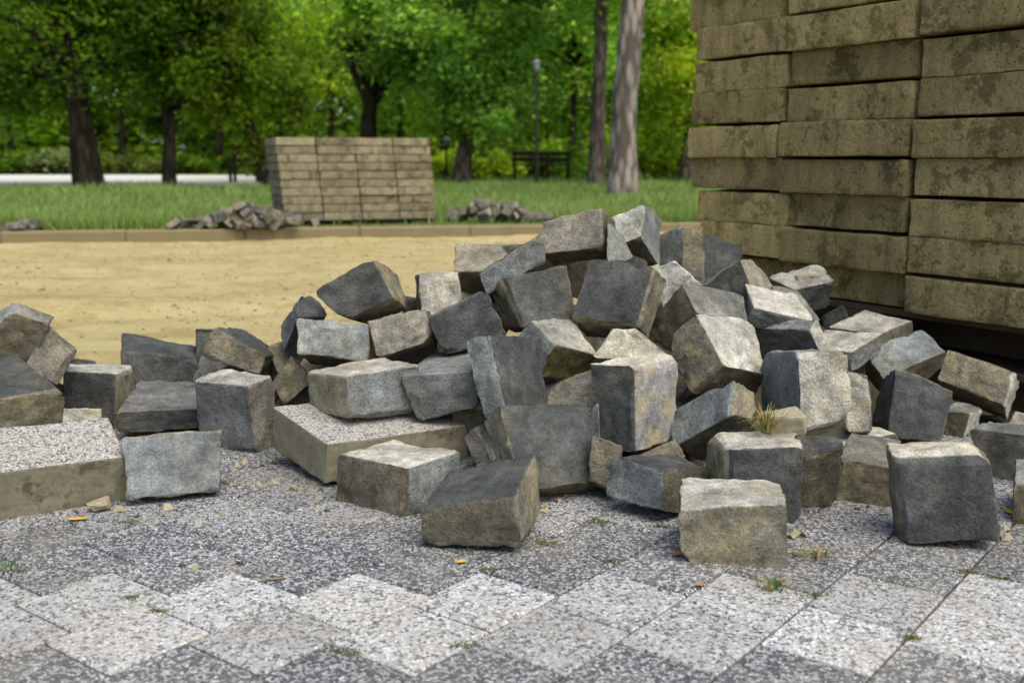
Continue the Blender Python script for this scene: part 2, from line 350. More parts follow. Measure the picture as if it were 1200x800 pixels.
# ---------------------------------------------------------------- heap of cobblestones
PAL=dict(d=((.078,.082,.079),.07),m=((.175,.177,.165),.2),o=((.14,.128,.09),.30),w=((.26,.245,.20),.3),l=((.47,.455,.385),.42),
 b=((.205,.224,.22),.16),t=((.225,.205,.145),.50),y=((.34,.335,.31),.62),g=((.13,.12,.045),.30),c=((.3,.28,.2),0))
IDX=np.array([(0,0,0),(1,0,0),(0,1,0),(0,0,1),(1,1,0),(0,1,1),(1,0,1),(1,1,1)],float)
GT=np.array([0,.018,.05,.10,.17,.26,.36,.46,.56,.66,.76,.84,.90,.95,.982,1.])
def stone_mesh(C8,tones,seed,mat,rough=1.,concrete=False,grid=GT,rad=.0052,infl=.0045):
    C8=np.asarray(C8,float); base=np.array((C8[:,0].mean(),C8[:,1].mean(),C8[:,2].min()))
    ctr=C8.mean(0); n=len(grid); idx={}; P=[];Nn=[];Q=[]
    L=np.array([np.linalg.norm(C8[[1,4,6,7]]-C8[[0,2,3,5]],axis=1).mean(),np.linalg.norm(C8[[2,4,5,7]]-C8[[0,1,3,6]],axis=1).mean(),np.linalg.norm(C8[[3,5,6,7]]-C8[[0,2,1,4]],axis=1).mean()])
    def vid(i,j,k):
        key=(i,j,k)
        if key not in idx: idx[key]=len(P); P.append((grid[i],grid[j],grid[k])); Q.append(key)
        return idx[key]
    faces=[];m=n-1
    for ax in range(3):
        for side in (0,m):
            for a in range(m):
                for b in range(m):
                    q=[]
                    for da,db in ((0,0),(1,0),(1,1),(0,1)):
                        t=[0,0,0]; t[ax]=side; t[(ax+1)%3]=a+da; t[(ax+2)%3]=b+db; q.append(vid(*t))
                    faces.append((q if side else q[::-1],ax,side))
    U=np.array(P); Lm=(U-.5)*L
    sx=seed*7.13
    # rounded and chipped edges
    r=np.array([min(L.min()*.4,rad*(.30+.9*max(0,noise.noise((p[0]*30+sx,p[1]*30,p[2]*30))+.1)+1.6*max(0,noise.noise((p[0]*11,p[1]*11+sx,p[2]*11))-.25)*rough)) for p in Lm])
    H=L/2; inner=np.clip(Lm,-(H-r[:,None]),(H-r[:,None])); d=Lm-inner; dl=np.linalg.norm(d,axis=1); ok=dl>1e-9
    nd=np.zeros_like(d); nd[ok]=d[ok]/dl[ok][:,None]
    rp=inner+nd*r[:,None]; U2=rp/L*(1+2*infl/L)+.5
    W=np.prod(np.where(IDX[None]==1,U2[:,None,:],1-U2[:,None,:]),-1); X=W@C8
    # world-space offset direction
    ex=(C8[[1,4,6,7]]-C8[[0,2,3,5]]).mean(0);ey=(C8[[2,4,5,7]]-C8[[0,1,3,6]]).mean(0);ez=(C8[[3,5,6,7]]-C8[[0,2,1,4]]).mean(0)
    E=np.stack([ex/np.linalg.norm(ex),ey/np.linalg.norm(ey),ez/np.linalg.norm(ez)])
    Nw=nd@E
    k=rough*(.45 if concrete else 1.)
    D=np.empty(len(X))
    for i,p in enumerate(Lm):
        a=p*10+sx; b=p*27-sx; c=p*70+sx; f=p*150-sx
        D[i]=k*(.0035*noise.noise(a)+.0052*(noise.voronoi(p*15+sx)[0][0]-.42)+.0030*noise.noise(b)+.0026*noise.noise(c)+.0018*noise.noise(f))
        rid=abs(noise.noise(p*16+sx*1.3)); D[i]-=k*.004*max(0,.16-rid)/.16
    X=X+Nw*D[:,None]
    # flat spalls knocked off edges and corners
    rg_=np.random.default_rng(int(seed)); cm=X.mean(0)
    for q in range(0 if (concrete or L.min()<.02) else 7):
        s3=rg_.choice([-1.,1.],3); w3=np.array((1.,rg_.uniform(.5,1.4),rg_.choice([0,0,rg_.uniform(.3,1)]))); w3=rg_.permutation(w3)*s3
        nn=w3@E+rg_.normal(0,.12,3); nn/=np.linalg.norm(nn); pr=(X-cm)@nn
        cut=pr.max()-rg_.uniform(.004,.017)*min(1.3,L.min()/.11); ex=pr-cut; hit=ex>0
        X[hit]-=nn*(ex[hit]*.93)[:,None]
    det=np.linalg.det(E)
    Fv=[f[0] if det>0 else f[0][::-1] for f in faces]
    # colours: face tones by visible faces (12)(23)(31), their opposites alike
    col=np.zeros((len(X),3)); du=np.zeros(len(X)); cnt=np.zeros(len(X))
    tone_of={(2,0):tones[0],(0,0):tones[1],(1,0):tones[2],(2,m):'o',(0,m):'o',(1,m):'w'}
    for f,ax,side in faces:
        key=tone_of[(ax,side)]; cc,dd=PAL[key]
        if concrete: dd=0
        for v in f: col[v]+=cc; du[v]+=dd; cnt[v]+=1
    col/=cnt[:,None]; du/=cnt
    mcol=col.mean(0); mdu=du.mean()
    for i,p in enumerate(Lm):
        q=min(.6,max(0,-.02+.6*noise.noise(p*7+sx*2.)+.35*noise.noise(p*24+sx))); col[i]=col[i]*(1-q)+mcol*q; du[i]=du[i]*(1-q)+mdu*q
    if concrete:
        wn=X-ctr; top=C8[:,2].max(); 
        up=np.zeros(len(X))
        for f,ax,side in faces:
            ee=E[ax]*(1 if side else -1)
            if ee[2]>.6:
                for v in f: up[v]+=1
        du=np.clip(up/4,0,1)
    me=mesh('stone',X-base,Fv,mat,True)
    me.set_sharp_from_angle(angle=R(26))
    add_col(me,'tint',col); add_col(me,'dust',np.repeat(du[:,None],3,1))
    return me,base,X
STONES=[
('tan cobblestone with a blue-grey stripe leaning on a brown-grey one by the sand','tbm',((-1.275,2.728,0.361),(-1.205,2.786,0.319),(-1.367,2.757,0.263),(-1.276,2.782,0.382),(-1.281,2.813,0.203),(-1.391,2.817,0.316),(-1.215,2.84,0.336),(-1.307,2.871,0.246))),
('brown-grey cobblestone tilted under the tan blue-striped one','wwo',((-1.162,2.838,0.242),(-1.221,2.821,0.307),(-1.203,2.802,0.164),(-1.23,2.995,0.214),(-1.271,2.78,0.205),(-1.271,2.959,0.135),(-1.289,2.978,0.276),(-1.339,2.938,0.176))),
('large slate-topped cobblestone lying on the stained speckled kerb slab','tod',((-1.212,2.384,0.2),(-1.072,2.533,0.21),(-1.229,2.404,0.104),(-1.352,2.516,0.257),(-1.091,2.553,0.112),(-1.382,2.536,0.16),(-1.254,2.664,0.264),(-1.257,2.684,0.168))),
('long concrete kerb slab with white speckled top and brown-stained side','ccc',((-0.85,2.297,0.102),(-0.863,2.323,-0.001),(-1.136,2.11,0.108),(-0.939,2.446,0.15),(-1.158,2.133,-0.006),(-1.236,2.258,0.157),(-0.959,2.471,0.043),(-1.252,2.282,0.046))),
('small pale stone end peeking out behind the brown-stained kerb slab','lll',((-1.101,2.823,0.082),(-1.193,2.788,0.09),(-1.099,2.807,0.014),(-1.133,2.897,0.063),(-1.191,2.771,0.018),(-1.131,2.881,-0.004),(-1.221,2.862,0.071),(-1.22,2.845,0.001))),
('black-faced cobblestone with pale top and cracked tan side','dtl',((-1.101,2.95,0.154),(-1.238,2.945,0.163),(-1.117,2.952,-0.012),(-1.094,3.081,0.153),(-1.25,2.948,0.002),(-1.102,3.086,0.005),(-1.269,3.075,0.157),(-1.261,3.08,0.005))),
('dark sliver of cobblestone behind the black-faced one with tan side','ddd',((-1.377,3.326,0.128),(-1.31,3.35,0.112),(-1.375,3.304,0.026),(-1.413,3.417,0.107),(-1.308,3.329,0.015),(-1.411,3.396,0.009),(-1.348,3.441,0.093),(-1.347,3.42,-0.002))),
('broad cobblestone with slate-blue top and brown-grey front bordering the sand','mod',((-1.13,3.099,0.193),(-0.932,3.163,0.158),(-1.142,3.116,0.021),(-1.174,3.241,0.225),(-0.961,3.182,-0.005),(-1.199,3.257,0.047),(-0.974,3.303,0.172),(-1.006,3.322,0.016))),
('flat slate-grey cobblestone sloping down behind the upright blue-tan slab','dom',((-1.046,2.803,0.08),(-0.826,2.85,0.081),(-1.049,2.808,0.028),(-1.066,3.041,0.114),(-0.83,2.856,0.03),(-1.094,3.045,0.057),(-0.92,3.086,0.102),(-0.899,3.092,0.054))),
('upright grey cube cobblestone with pale top and dark round blotch','mwl',((-0.67,2.688,0.176),(-0.836,2.775,0.171),(-0.66,2.699,-0.003),(-0.622,2.767,0.184),(-0.819,2.788,0.002),(-0.631,2.776,-0.006),(-0.774,2.856,0.185),(-0.777,2.867,0.003))),
('upright blue-tan flat stone slab standing beside the stained kerb slab','btt',((-0.848,2.299,0.142),(-0.655,2.357,0.145),(-0.832,2.268,0.022),(-0.874,2.388,0.116),(-0.656,2.326,0.018),(-0.859,2.358,-0.002),(-0.687,2.446,0.117),(-0.686,2.415,-0.006))),
('tan-fronted cobblestone with dark slate top above the blotched grey cube','tod',((-0.683,2.951,0.207),(-0.823,2.976,0.278),(-0.702,2.945,0.16),(-0.679,3.152,0.17),(-0.859,2.966,0.21),(-0.695,3.144,0.115),(-0.793,3.176,0.241),(-0.833,3.167,0.178))),
('dark stone end peeking out behind the tan-fronted slate-topped cobblestone','dod',((-0.944,3.21,0.238),(-0.899,3.222,0.233),(-0.944,3.193,0.142),(-0.971,3.305,0.22),(-0.899,3.204,0.132),(-0.971,3.288,0.126),(-0.927,3.317,0.215),(-0.927,3.3,0.117))),
('small grey stone corner under the tan-fronted slate-topped cobblestone','mmm',((-0.898,3.042,0.141),(-0.898,3.114,0.165),(-0.837,3.073,0.064),(-0.914,3.1,0.127),(-0.847,3.15,0.112),(-0.856,3.133,0.054),(-0.915,3.173,0.151),(-0.866,3.209,0.098))),
('speckled tan cobblestone leaning between the blotched cube and a concrete slab','too',((-0.531,2.824,0.164),(-0.584,2.826,0.228),(-0.6,2.799,0.107),(-0.556,2.94,0.14),(-0.63,2.8,0.16),(-0.623,2.915,0.084),(-0.607,2.942,0.201),(-0.656,2.916,0.136))),
('thin blue stone standing on edge beside the smooth pale-blue block','bod',((-0.584,2.938,0.317),(-0.585,2.985,0.365),(-0.643,3.024,0.209),(-0.515,2.97,0.314),(-0.659,3.074,0.272),(-0.585,3.056,0.206),(-0.548,3.018,0.363),(-0.606,3.104,0.26))),
('smooth pale-blue rectangular cobblestone above the long mossy-ended one','boo',((-0.543,2.735,0.258),(-0.374,2.742,0.235),(-0.55,2.765,0.34),(-0.546,2.888,0.202),(-0.376,2.773,0.323),(-0.551,2.918,0.286),(-0.406,2.896,0.182),(-0.391,2.926,0.269))),
('warm grey cobblestone under the large tilted slate one','wow',((-0.204,2.78,0.284),(-0.356,2.781,0.234),(-0.23,2.806,0.354),(-0.206,2.928,0.233),(-0.378,2.809,0.322),(-0.218,2.955,0.312),(-0.324,2.93,0.192),(-0.357,2.957,0.272))),
('large slate cobblestone with tan underside tilted on top of two lighter stones','dtt',((-0.316,2.826,0.388),(-0.369,2.852,0.482),(-0.441,2.828,0.328),(-0.296,3.078,0.326),(-0.522,2.85,0.398),(-0.422,3.082,0.28),(-0.334,3.103,0.414),(-0.472,3.104,0.351))),
('pale squarish cobblestone between the sand and the charcoal tilted stone','lol',((-0.259,3.039,0.426),(-0.157,3.058,0.424),(-0.251,3.028,0.284),(-0.28,3.165,0.4),(-0.131,3.048,0.281),(-0.279,3.159,0.284),(-0.172,3.188,0.413),(-0.164,3.179,0.279))),
('grey-topped cobblestone with shadow-darkened tan front behind the slanting blue stone','otw',((-0.162,3.111,0.423),(-0.029,3.087,0.43),(-0.136,3.163,0.339),(-0.16,3.218,0.493),(-0.03,3.139,0.347),(-0.133,3.27,0.409),(0,3.194,0.497),(-0,3.246,0.416))),  # shadow on the tan front is put into its darker tone
('narrow pale-blue stone slanting up towards the summit of the heap','bbo',((-0.065,2.93,0.384),(-0.086,2.936,0.437),(0.088,2.939,0.474),(-0.063,3.053,0.373),(0.079,2.946,0.538),(0.088,3.062,0.462),(-0.085,3.058,0.425),(0.076,3.068,0.523))),
('charcoal cobblestone tilted below the lower end of the slanting blue stone','doo',((-0.212,2.772,0.337),(-0.071,2.789,0.408),(-0.172,2.76,0.245),(-0.216,2.904,0.317),(-0.02,2.774,0.298),(-0.177,2.892,0.225),(-0.076,2.92,0.386),(-0.027,2.905,0.279))),
('dark cobblestone with tan side beneath the slanting blue stone','dot',((0.027,2.818,0.312),(-0.029,2.849,0.428),(0.163,2.852,0.327),(-0.01,2.982,0.265),(0.141,2.886,0.462),(0.139,3.017,0.287),(-0.048,3.011,0.369),(0.107,3.048,0.407))),
("big warm grey cobblestone with yellow sand patches on the heap's summit",'woo',((0.246,2.954,0.509),(0.084,3.03,0.484),(0.245,3.01,0.611),(0.268,3.01,0.479),(0.092,3.081,0.562),(0.283,3.063,0.57),(0.122,3.084,0.448),(0.126,3.137,0.534))),
('small blue-tan stone wedged between the two summit cobblestones','btt',((0.262,2.982,0.57),(0.304,3.004,0.536),(0.262,2.911,0.478),(0.267,3.041,0.562),(0.324,2.94,0.478),(0.268,2.972,0.476),(0.31,3.064,0.531),(0.328,3,0.473))),
('pointed summit cobblestone with pale face and smooth blue side','lob',((0.369,3.11,0.524),(0.39,3.201,0.617),(0.307,3.15,0.498),(0.428,3.168,0.439),(0.299,3.237,0.57),(0.368,3.211,0.43),(0.443,3.265,0.563),(0.37,3.301,0.52))),
('half grey half tan cobblestone behind the summit, beside the tall block stack','lty',((0.512,3.262,0.541),(0.465,3.437,0.502),(0.523,3.234,0.356),(0.571,3.278,0.542),(0.47,3.413,0.34),(0.579,3.252,0.367),(0.522,3.455,0.51),(0.532,3.429,0.336))),  # grey face painted paler to make up for facing away from the sun
('purple-black cobblestone resting against the tall block stack','dod',((0.608,3.409,0.507),(0.728,3.451,0.461),(0.596,3.335,0.37),(0.62,3.468,0.496),(0.712,3.379,0.338),(0.608,3.395,0.366),(0.736,3.51,0.453),(0.72,3.439,0.334))),
('dark peaked cobblestone with warm pale flank below the tall block stack','dww',((0.652,3.098,0.456),(0.558,3.146,0.384),(0.689,3.061,0.362),(0.724,3.233,0.441),(0.609,3.11,0.291),(0.781,3.199,0.36),(0.639,3.282,0.375),(0.69,3.247,0.286))),
('pale wedge of stone behind the black rough cobblestone under the summit','lll',((0.449,2.994,0.464),(0.519,2.979,0.399),(0.394,3.003,0.436),(0.468,3.114,0.45),(0.431,2.978,0.316),(0.411,3.122,0.42),(0.535,3.098,0.383),(0.451,3.098,0.306))),
('large black rough-faced cobblestone with tan flank right under the summit','dtt',((0.316,2.718,0.334),(0.364,2.794,0.467),(0.163,2.808,0.34),(0.352,2.788,0.289),(0.214,2.886,0.481),(0.206,2.876,0.277),(0.406,2.864,0.424),(0.255,2.954,0.424))),
('cobblestone with smooth grey top and dark rough end above the cream-faced one','oom',((0.485,2.823,0.345),(0.459,2.9,0.408),(0.432,2.904,0.223),(0.633,2.902,0.31),(0.382,2.979,0.279),(0.581,2.982,0.187),(0.635,2.979,0.375),(0.557,3.059,0.249))),
('big cobblestone with cream upper face and rough tan side','tol',((0.518,2.604,0.246),(0.466,2.712,0.354),(0.452,2.66,0.17),(0.641,2.697,0.208),(0.407,2.768,0.279),(0.626,2.754,0.138),(0.626,2.806,0.325),(0.571,2.862,0.248))),
('yellow-cream topped cobblestone with shade-darkened front lying on the purple-grey one','ddl',((0.653,2.895,0.349),(0.665,3.066,0.389),(0.639,2.906,0.3),(0.809,2.894,0.314),(0.654,3.076,0.334),(0.798,2.907,0.284),(0.802,3.066,0.362),(0.802,3.077,0.314))),  # front tone is dark for the shade lying on it
('warm grey stone edge just behind the yellow-cream topped cobblestone','www',((0.757,3.134,0.38),(0.842,3.172,0.361),(0.791,3.054,0.268),(0.774,3.193,0.368),(0.883,3.099,0.288),(0.807,3.114,0.262),(0.857,3.232,0.352),(0.895,3.158,0.279))),
('pale-topped cobblestone carrying a clump of sand, beside the tall block stack','odl',((0.871,3.333,0.344),(0.826,3.448,0.371),(0.902,3.357,0.271),(0.995,3.352,0.366),(0.86,3.473,0.299),(0.992,3.376,0.295),(0.986,3.47,0.407),(0.982,3.493,0.329))),
('purple-grey flat cobblestone under the yellow-cream topped one','mlm',((0.778,2.804,0.305),(0.665,2.938,0.284),(0.831,2.833,0.211),(0.802,2.831,0.323),(0.708,2.966,0.185),(0.861,2.861,0.236),(0.689,2.966,0.305),(0.74,2.995,0.211))),
('thin pale slab of stone lying beside the pallet','ool',((1.067,3.109,0.241),(0.966,3.251,0.239),(1.08,3.114,0.208),(1.184,3.19,0.264),(0.975,3.255,0.202),(1.193,3.195,0.232),(1.092,3.334,0.274),(1.095,3.338,0.233))),
('pale-topped cobblestone in front of the thin pale slab','mml',((0.899,2.824,0.24),(0.826,2.908,0.23),(0.904,2.831,0.19),(1.001,2.916,0.27),(0.83,2.915,0.178),(1.004,2.925,0.224),(0.881,3.002,0.266),(0.909,3.009,0.214))),
('slanted cobblestone with pale-blue top and olive flanks near the pallet','oob',((1.002,2.86,0.163),(0.973,2.937,0.22),(1.034,2.914,0.088),(1.164,2.876,0.233),(1.002,2.992,0.144),(1.181,2.933,0.175),(1.127,2.951,0.277),(1.153,3.008,0.216))),
('charcoal cobblestone leaning in front of the slanted pale-blue topped one','ddo',((0.988,2.726,0.217),(1.12,2.703,0.157),(0.96,2.685,0.052),(1.005,2.868,0.152),(1.096,2.671,0.042),(0.964,2.836,0.032),(1.136,2.852,0.128),(1.102,2.817,-0.003))),
('yellowish rough cobblestone with pale end propped up beside the pallet','tol',((1.352,2.91,0.081),(1.386,2.931,0.166),(1.209,3.008,0.13),(1.428,3.052,0.006),(1.24,3.029,0.208),(1.281,3.15,0.055),(1.461,3.075,0.104),(1.318,3.172,0.14))),
('small olive-grey stone beneath the yellowish rough cobblestone','olm',((1.232,2.851,0.064),(1.182,2.893,0.063),(1.222,2.854,-0.003),(1.302,2.932,0.059),(1.18,2.895,-0.009),(1.303,2.937,0.004),(1.248,2.976,0.068),(1.251,2.979,0.001))),
('small yellow lump of stone on the ground beside the pallet','yyy',((1.363,2.86,0.066),(1.398,2.837,0.067),(1.336,2.852,0.014),(1.39,2.919,0.051),(1.398,2.828,0.008),(1.366,2.911,0),(1.426,2.895,0.051),(1.425,2.886,-0.005))),
('brown-grey cobblestone with pale-blue top behind the square black one','wob',((1.101,2.519,0.108),(1.204,2.403,0.119),(1.136,2.524,-0.002),(1.157,2.554,0.113),(1.215,2.407,0.004),(1.177,2.56,0.006),(1.24,2.439,0.132),(1.264,2.444,0.018))),
('olive cobblestone with blue top on the paving past the square black one','oob',((1.044,2.161,0.086),(1.119,2.123,0.085),(1.047,2.163,0),(1.12,2.318,0.089),(1.128,2.124,-0.01),(1.122,2.32,-0.002),(1.198,2.281,0.09),(1.2,2.282,-0.002))),
('square black rough cobblestone with cream top standing on the paving','dol',((0.748,2.053,0.174),(0.91,2.008,0.197),(0.763,2.031,0.011),(0.779,2.173,0.164),(0.928,1.985,0.029),(0.796,2.149,-0.008),(0.948,2.128,0.185),(0.962,2.105,0.016))),
('tan cobblestone with grey top tucked behind the square black one','tom',((0.724,2.31,0.093),(0.831,2.266,0.083),(0.717,2.318,0.004),(0.808,2.494,0.104),(0.835,2.273,-0.007),(0.798,2.501,0.016),(0.902,2.449,0.099),(0.906,2.457,0.008))),
('cream-topped flat stone beneath the blue and cream upright block','ool',((0.807,2.548,0.059),(0.779,2.682,0.047),(0.81,2.546,0.001),(0.943,2.586,0.08),(0.781,2.682,-0.005),(0.946,2.587,0.033),(0.881,2.722,0.073),(0.903,2.722,0.021))),
('narrow tan-fronted cobblestone between two lower stones under the upright block','tod',((0.603,2.192,0.128),(0.685,2.191,0.148),(0.63,2.271,-0.014),(0.605,2.235,0.163),(0.705,2.271,0.014),(0.625,2.313,0.018),(0.694,2.23,0.16),(0.708,2.31,0.029))),
('black-fronted cobblestone with pale sandy top and dry weed above it','dtl',((0.444,2.167,0.152),(0.597,2.169,0.158),(0.449,2.169,0.011),(0.44,2.313,0.152),(0.593,2.165,-0.017),(0.43,2.314,0.006),(0.615,2.313,0.152),(0.597,2.313,-0.006))),
('cream-topped tan cobblestone standing alone on the paving in front','tol',((0.315,1.942,0.1),(0.501,1.911,0.12),(0.32,1.942,-0.001),(0.344,2.11,0.107),(0.506,1.909,0),(0.349,2.109,-0.005),(0.529,2.077,0.113),(0.535,2.076,0.003))),
('low blue-olive cobblestone with dark top on the paving below the sand-streaked one','bod',((0.311,2.158,0.118),(0.216,2.252,0.117),(0.308,2.147,0.034),(0.422,2.27,0.081),(0.207,2.241,0.035),(0.417,2.257,-0.011),(0.365,2.365,0.087),(0.336,2.352,-0.004))),
('smooth blue slab-like cobblestone beside the dry weed','bot',((0.508,2.439,0.165),(0.522,2.496,0.226),(0.398,2.553,0.059),(0.573,2.477,0.142),(0.388,2.612,0.128),(0.467,2.589,0.021),(0.583,2.532,0.187),(0.464,2.646,0.085))),
('upright cobblestone with blue side and cream face next to the dry weed','blw',((0.675,2.509,0.295),(0.634,2.696,0.261),(0.686,2.489,0.106),(0.795,2.533,0.286),(0.639,2.682,0.107),(0.804,2.517,0.124),(0.766,2.722,0.263),(0.767,2.706,0.101))),
('narrow cream stone edge next to the upright blue and cream block','llo',((0.823,2.615,0.228),(0.866,2.599,0.219),(0.82,2.584,0.088),(0.859,2.726,0.201),(0.872,2.569,0.091),(0.857,2.695,0.064),(0.902,2.71,0.194),(0.907,2.68,0.067))),
('tall cobblestone with black face and sand-streaked pale face','dyl',((0.284,2.474,0.267),(0.192,2.55,0.258),(0.291,2.467,0.07),(0.398,2.606,0.269),(0.204,2.543,0.062),(0.398,2.598,0.069),(0.296,2.681,0.259),(0.308,2.674,0.062))),
('pale smooth stone lying behind the tall sand-streaked cobblestone','lll',((0.25,2.653,0.324),(0.307,2.64,0.329),(0.207,2.641,0.262),(0.263,2.8,0.298),(0.396,2.628,0.26),(0.228,2.788,0.236),(0.33,2.788,0.304),(0.405,2.775,0.236))),
('cobblestone with cream top, blue side and mossy front','bgl',((0.101,2.645,0.292),(0.05,2.732,0.338),(0.071,2.666,0.21),(0.214,2.732,0.25),(0.007,2.758,0.281),(0.177,2.757,0.191),(0.153,2.824,0.324),(0.117,2.847,0.253))),
('dark upright cobblestone with blue flank leaning behind the large slate block','bdo',((-0.053,2.546,0.329),(-0.107,2.58,0.311),(-0.014,2.487,0.168),(0.054,2.693,0.301),(-0.061,2.518,0.136),(0.091,2.634,0.142),(0,2.726,0.279),(0.041,2.666,0.114))),
('large slate block standing tilted with tan edge, shadow gap underneath','dot',((0.022,2.246,0.048),(-0.025,2.348,0.203),(0.185,2.334,0.038),(-0.004,2.295,0.017),(0.165,2.436,0.19),(0.175,2.381,-0.003),(-0.056,2.395,0.158),(0.131,2.483,0.149))),
('long cobblestone with cream top and mossy end on the concrete slab','tbl',((-0.393,2.52,0.235),(-0.507,2.655,0.221),(-0.387,2.517,0.136),(-0.237,2.642,0.234),(-0.501,2.654,0.129),(-0.245,2.636,0.118),(-0.345,2.78,0.232),(-0.35,2.775,0.122))),
('brown-grey broken stone with blue top next to the long mossy-ended cobblestone','mob',((-0.264,2.606,0.218),(-0.098,2.592,0.231),(-0.232,2.607,0.112),(-0.205,2.85,0.231),(-0.084,2.597,0.149),(-0.211,2.852,0.128),(-0.111,2.836,0.24),(-0.075,2.84,0.152))),
('speckled concrete kerb slab lying under the long mossy-ended cobblestone','ccc',((-0.42,2.397,0.102),(-0.584,2.602,0.14),(-0.428,2.404,0.014),(-0.117,2.638,0.086),(-0.586,2.607,0.04),(-0.118,2.645,-0.002),(-0.275,2.842,0.118),(-0.283,2.848,0.026))),
('slate-topped cobblestone with tan sides on the paving beside a yellow leaf','otd',((0.005,1.977,0.117),(-0.172,2.017,0.073),(0.016,1.977,0.018),(0.044,2.17,0.138),(-0.17,2.022,0.009),(0.06,2.166,0.012),(-0.126,2.21,0.095),(-0.118,2.211,0.002))),
('cream-topped speckled grey cobblestone on the paving before the concrete slab','obl',((-0.217,2.198,0.104),(-0.378,2.312,0.102),(-0.216,2.195,0.001),(-0.12,2.338,0.101),(-0.384,2.309,0.001),(-0.118,2.335,-0.001),(-0.288,2.451,0.094),(-0.287,2.448,-0.005))),
('tan rounded stone in the shadow beside the large slate block','ttt',((-0.142,2.666,0.122),(-0.069,2.665,0.104),(-0.146,2.651,0.064),(-0.145,2.766,0.096),(-0.09,2.649,0.042),(-0.15,2.751,0.039),(-0.074,2.765,0.079),(-0.094,2.749,0.018))),
('small upright stone chip with blue edge beside the large slate block','wbo',((-0.086,2.528,0.106),(-0.113,2.536,0.083),(-0.049,2.516,0.031),(-0.061,2.59,0.103),(-0.082,2.526,0.016),(-0.034,2.578,0.031),(-0.095,2.599,0.086),(-0.063,2.588,0.015))),
('crumbly yellow sand-coated stone above the large slate block','yyy',((0.083,2.719,0.166),(0.21,2.721,0.212),(0.092,2.696,0.07),(0.09,2.838,0.139),(0.213,2.694,0.093),(0.1,2.815,0.044),(0.214,2.84,0.182),(0.22,2.813,0.067))),
('thin blue-grey stone edge between the slate block and sand-streaked stone','bbb',((0.177,2.553,0.136),(0.204,2.522,0.168),(0.182,2.492,0.059),(0.183,2.611,0.12),(0.206,2.459,0.079),(0.188,2.55,0.045),(0.208,2.58,0.151),(0.21,2.517,0.065))),
('dark stone beneath the tall sand-streaked cobblestone','ooo',((0.18,2.333,0.138),(0.238,2.323,0.116),(0.173,2.309,0.048),(0.19,2.44,0.105),(0.226,2.299,0.025),(0.182,2.416,0.016),(0.247,2.43,0.085),(0.234,2.406,-0.004))),
('tan stone sliver below the smooth blue slab-like cobblestone','tot',((0.292,2.471,0.05),(0.381,2.469,0.09),(0.305,2.461,0.022),(0.306,2.565,0.024),(0.4,2.459,0.06),(0.319,2.555,-0.004),(0.394,2.563,0.063),(0.411,2.553,0.033))),
('tan stone edge in the gap beneath the warm grey cobblestone','tot',((-0.322,2.912,0.196),(-0.206,2.93,0.24),(-0.313,2.902,0.138),(-0.33,3.012,0.177),(-0.199,2.916,0.159),(-0.32,3.002,0.12),(-0.217,3.029,0.218),(-0.209,3.016,0.141))),
('dark stone bit behind the large tilted slate cobblestone','ddd',((-0.318,3.176,0.338),(-0.275,3.179,0.335),(-0.318,3.16,0.233),(-0.326,3.275,0.321),(-0.275,3.163,0.225),(-0.327,3.26,0.219),(-0.285,3.278,0.319),(-0.285,3.263,0.212))),
('small dark stone in the shade under the tall block stack','ddd',((0.989,3.414,0.244),(1.046,3.401,0.281),(1.004,3.401,0.199),(1.013,3.49,0.232),(1.066,3.388,0.237),(1.028,3.477,0.19),(1.068,3.477,0.268),(1.087,3.464,0.225))),
]
HEAP=[]
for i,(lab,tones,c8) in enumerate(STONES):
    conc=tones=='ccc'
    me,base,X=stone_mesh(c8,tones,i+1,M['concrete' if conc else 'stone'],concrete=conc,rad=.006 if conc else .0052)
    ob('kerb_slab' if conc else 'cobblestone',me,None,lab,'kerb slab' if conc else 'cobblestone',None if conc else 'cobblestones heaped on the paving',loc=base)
    HEAP.append(np.array(c8))
def filler(cx,cy,cz,i):
    rg=np.random.default_rng(500+i); L=np.array((.19,.17,.17))*rg.uniform(.85,1.1,3); q=Matrix.Rotation(rg.uniform(-.5,.5),3,'X')@Matrix.Rotation(rg.uniform(-.5,.5),3,'Y')@Matrix.Rotation(rg.random()*6.3,3,'Z')
    c=((IDX-.5)*L+rg.normal(0,.006,(8,3)))@np.array(q).T+np.array((cx,cy,cz))
    me,base,X_=stone_mesh(c,rg.choice(list('domw'),3),70.5+i,M['stone'])
    ob('cobblestone',me,None,'shaded cobblestone filling the hollow behind the front stones of the heap','cobblestone','stones filling the hollow of the heap',loc=base); HEAP.append(c)
for i,(cx,cy,cz) in enumerate([(.06,3.22,.40),(.27,3.26,.41),(.17,3.12,.22),(.42,3.3,.30),(-.10,3.18,.26),(.62,3.22,.16),(-.28,3.15,.18),(-.45,3.12,.12),(.0,3.1,.09),(.42,3.05,.1),(.28,2.98,.13),(.12,2.86,.09),(-.2,3.0,.09),(.72,3.3,.10),(.85,3.42,.17),(-.62,3.08,.09),(.5,3.5,.12),(.2,3.5,.16),(-.1,3.45,.1),(-.72,3.14,.075),(-.86,3.24,.06),(-1.40,3.0,.07),(-.52,3.0,.085)]): filler(cx,cy,cz,i)
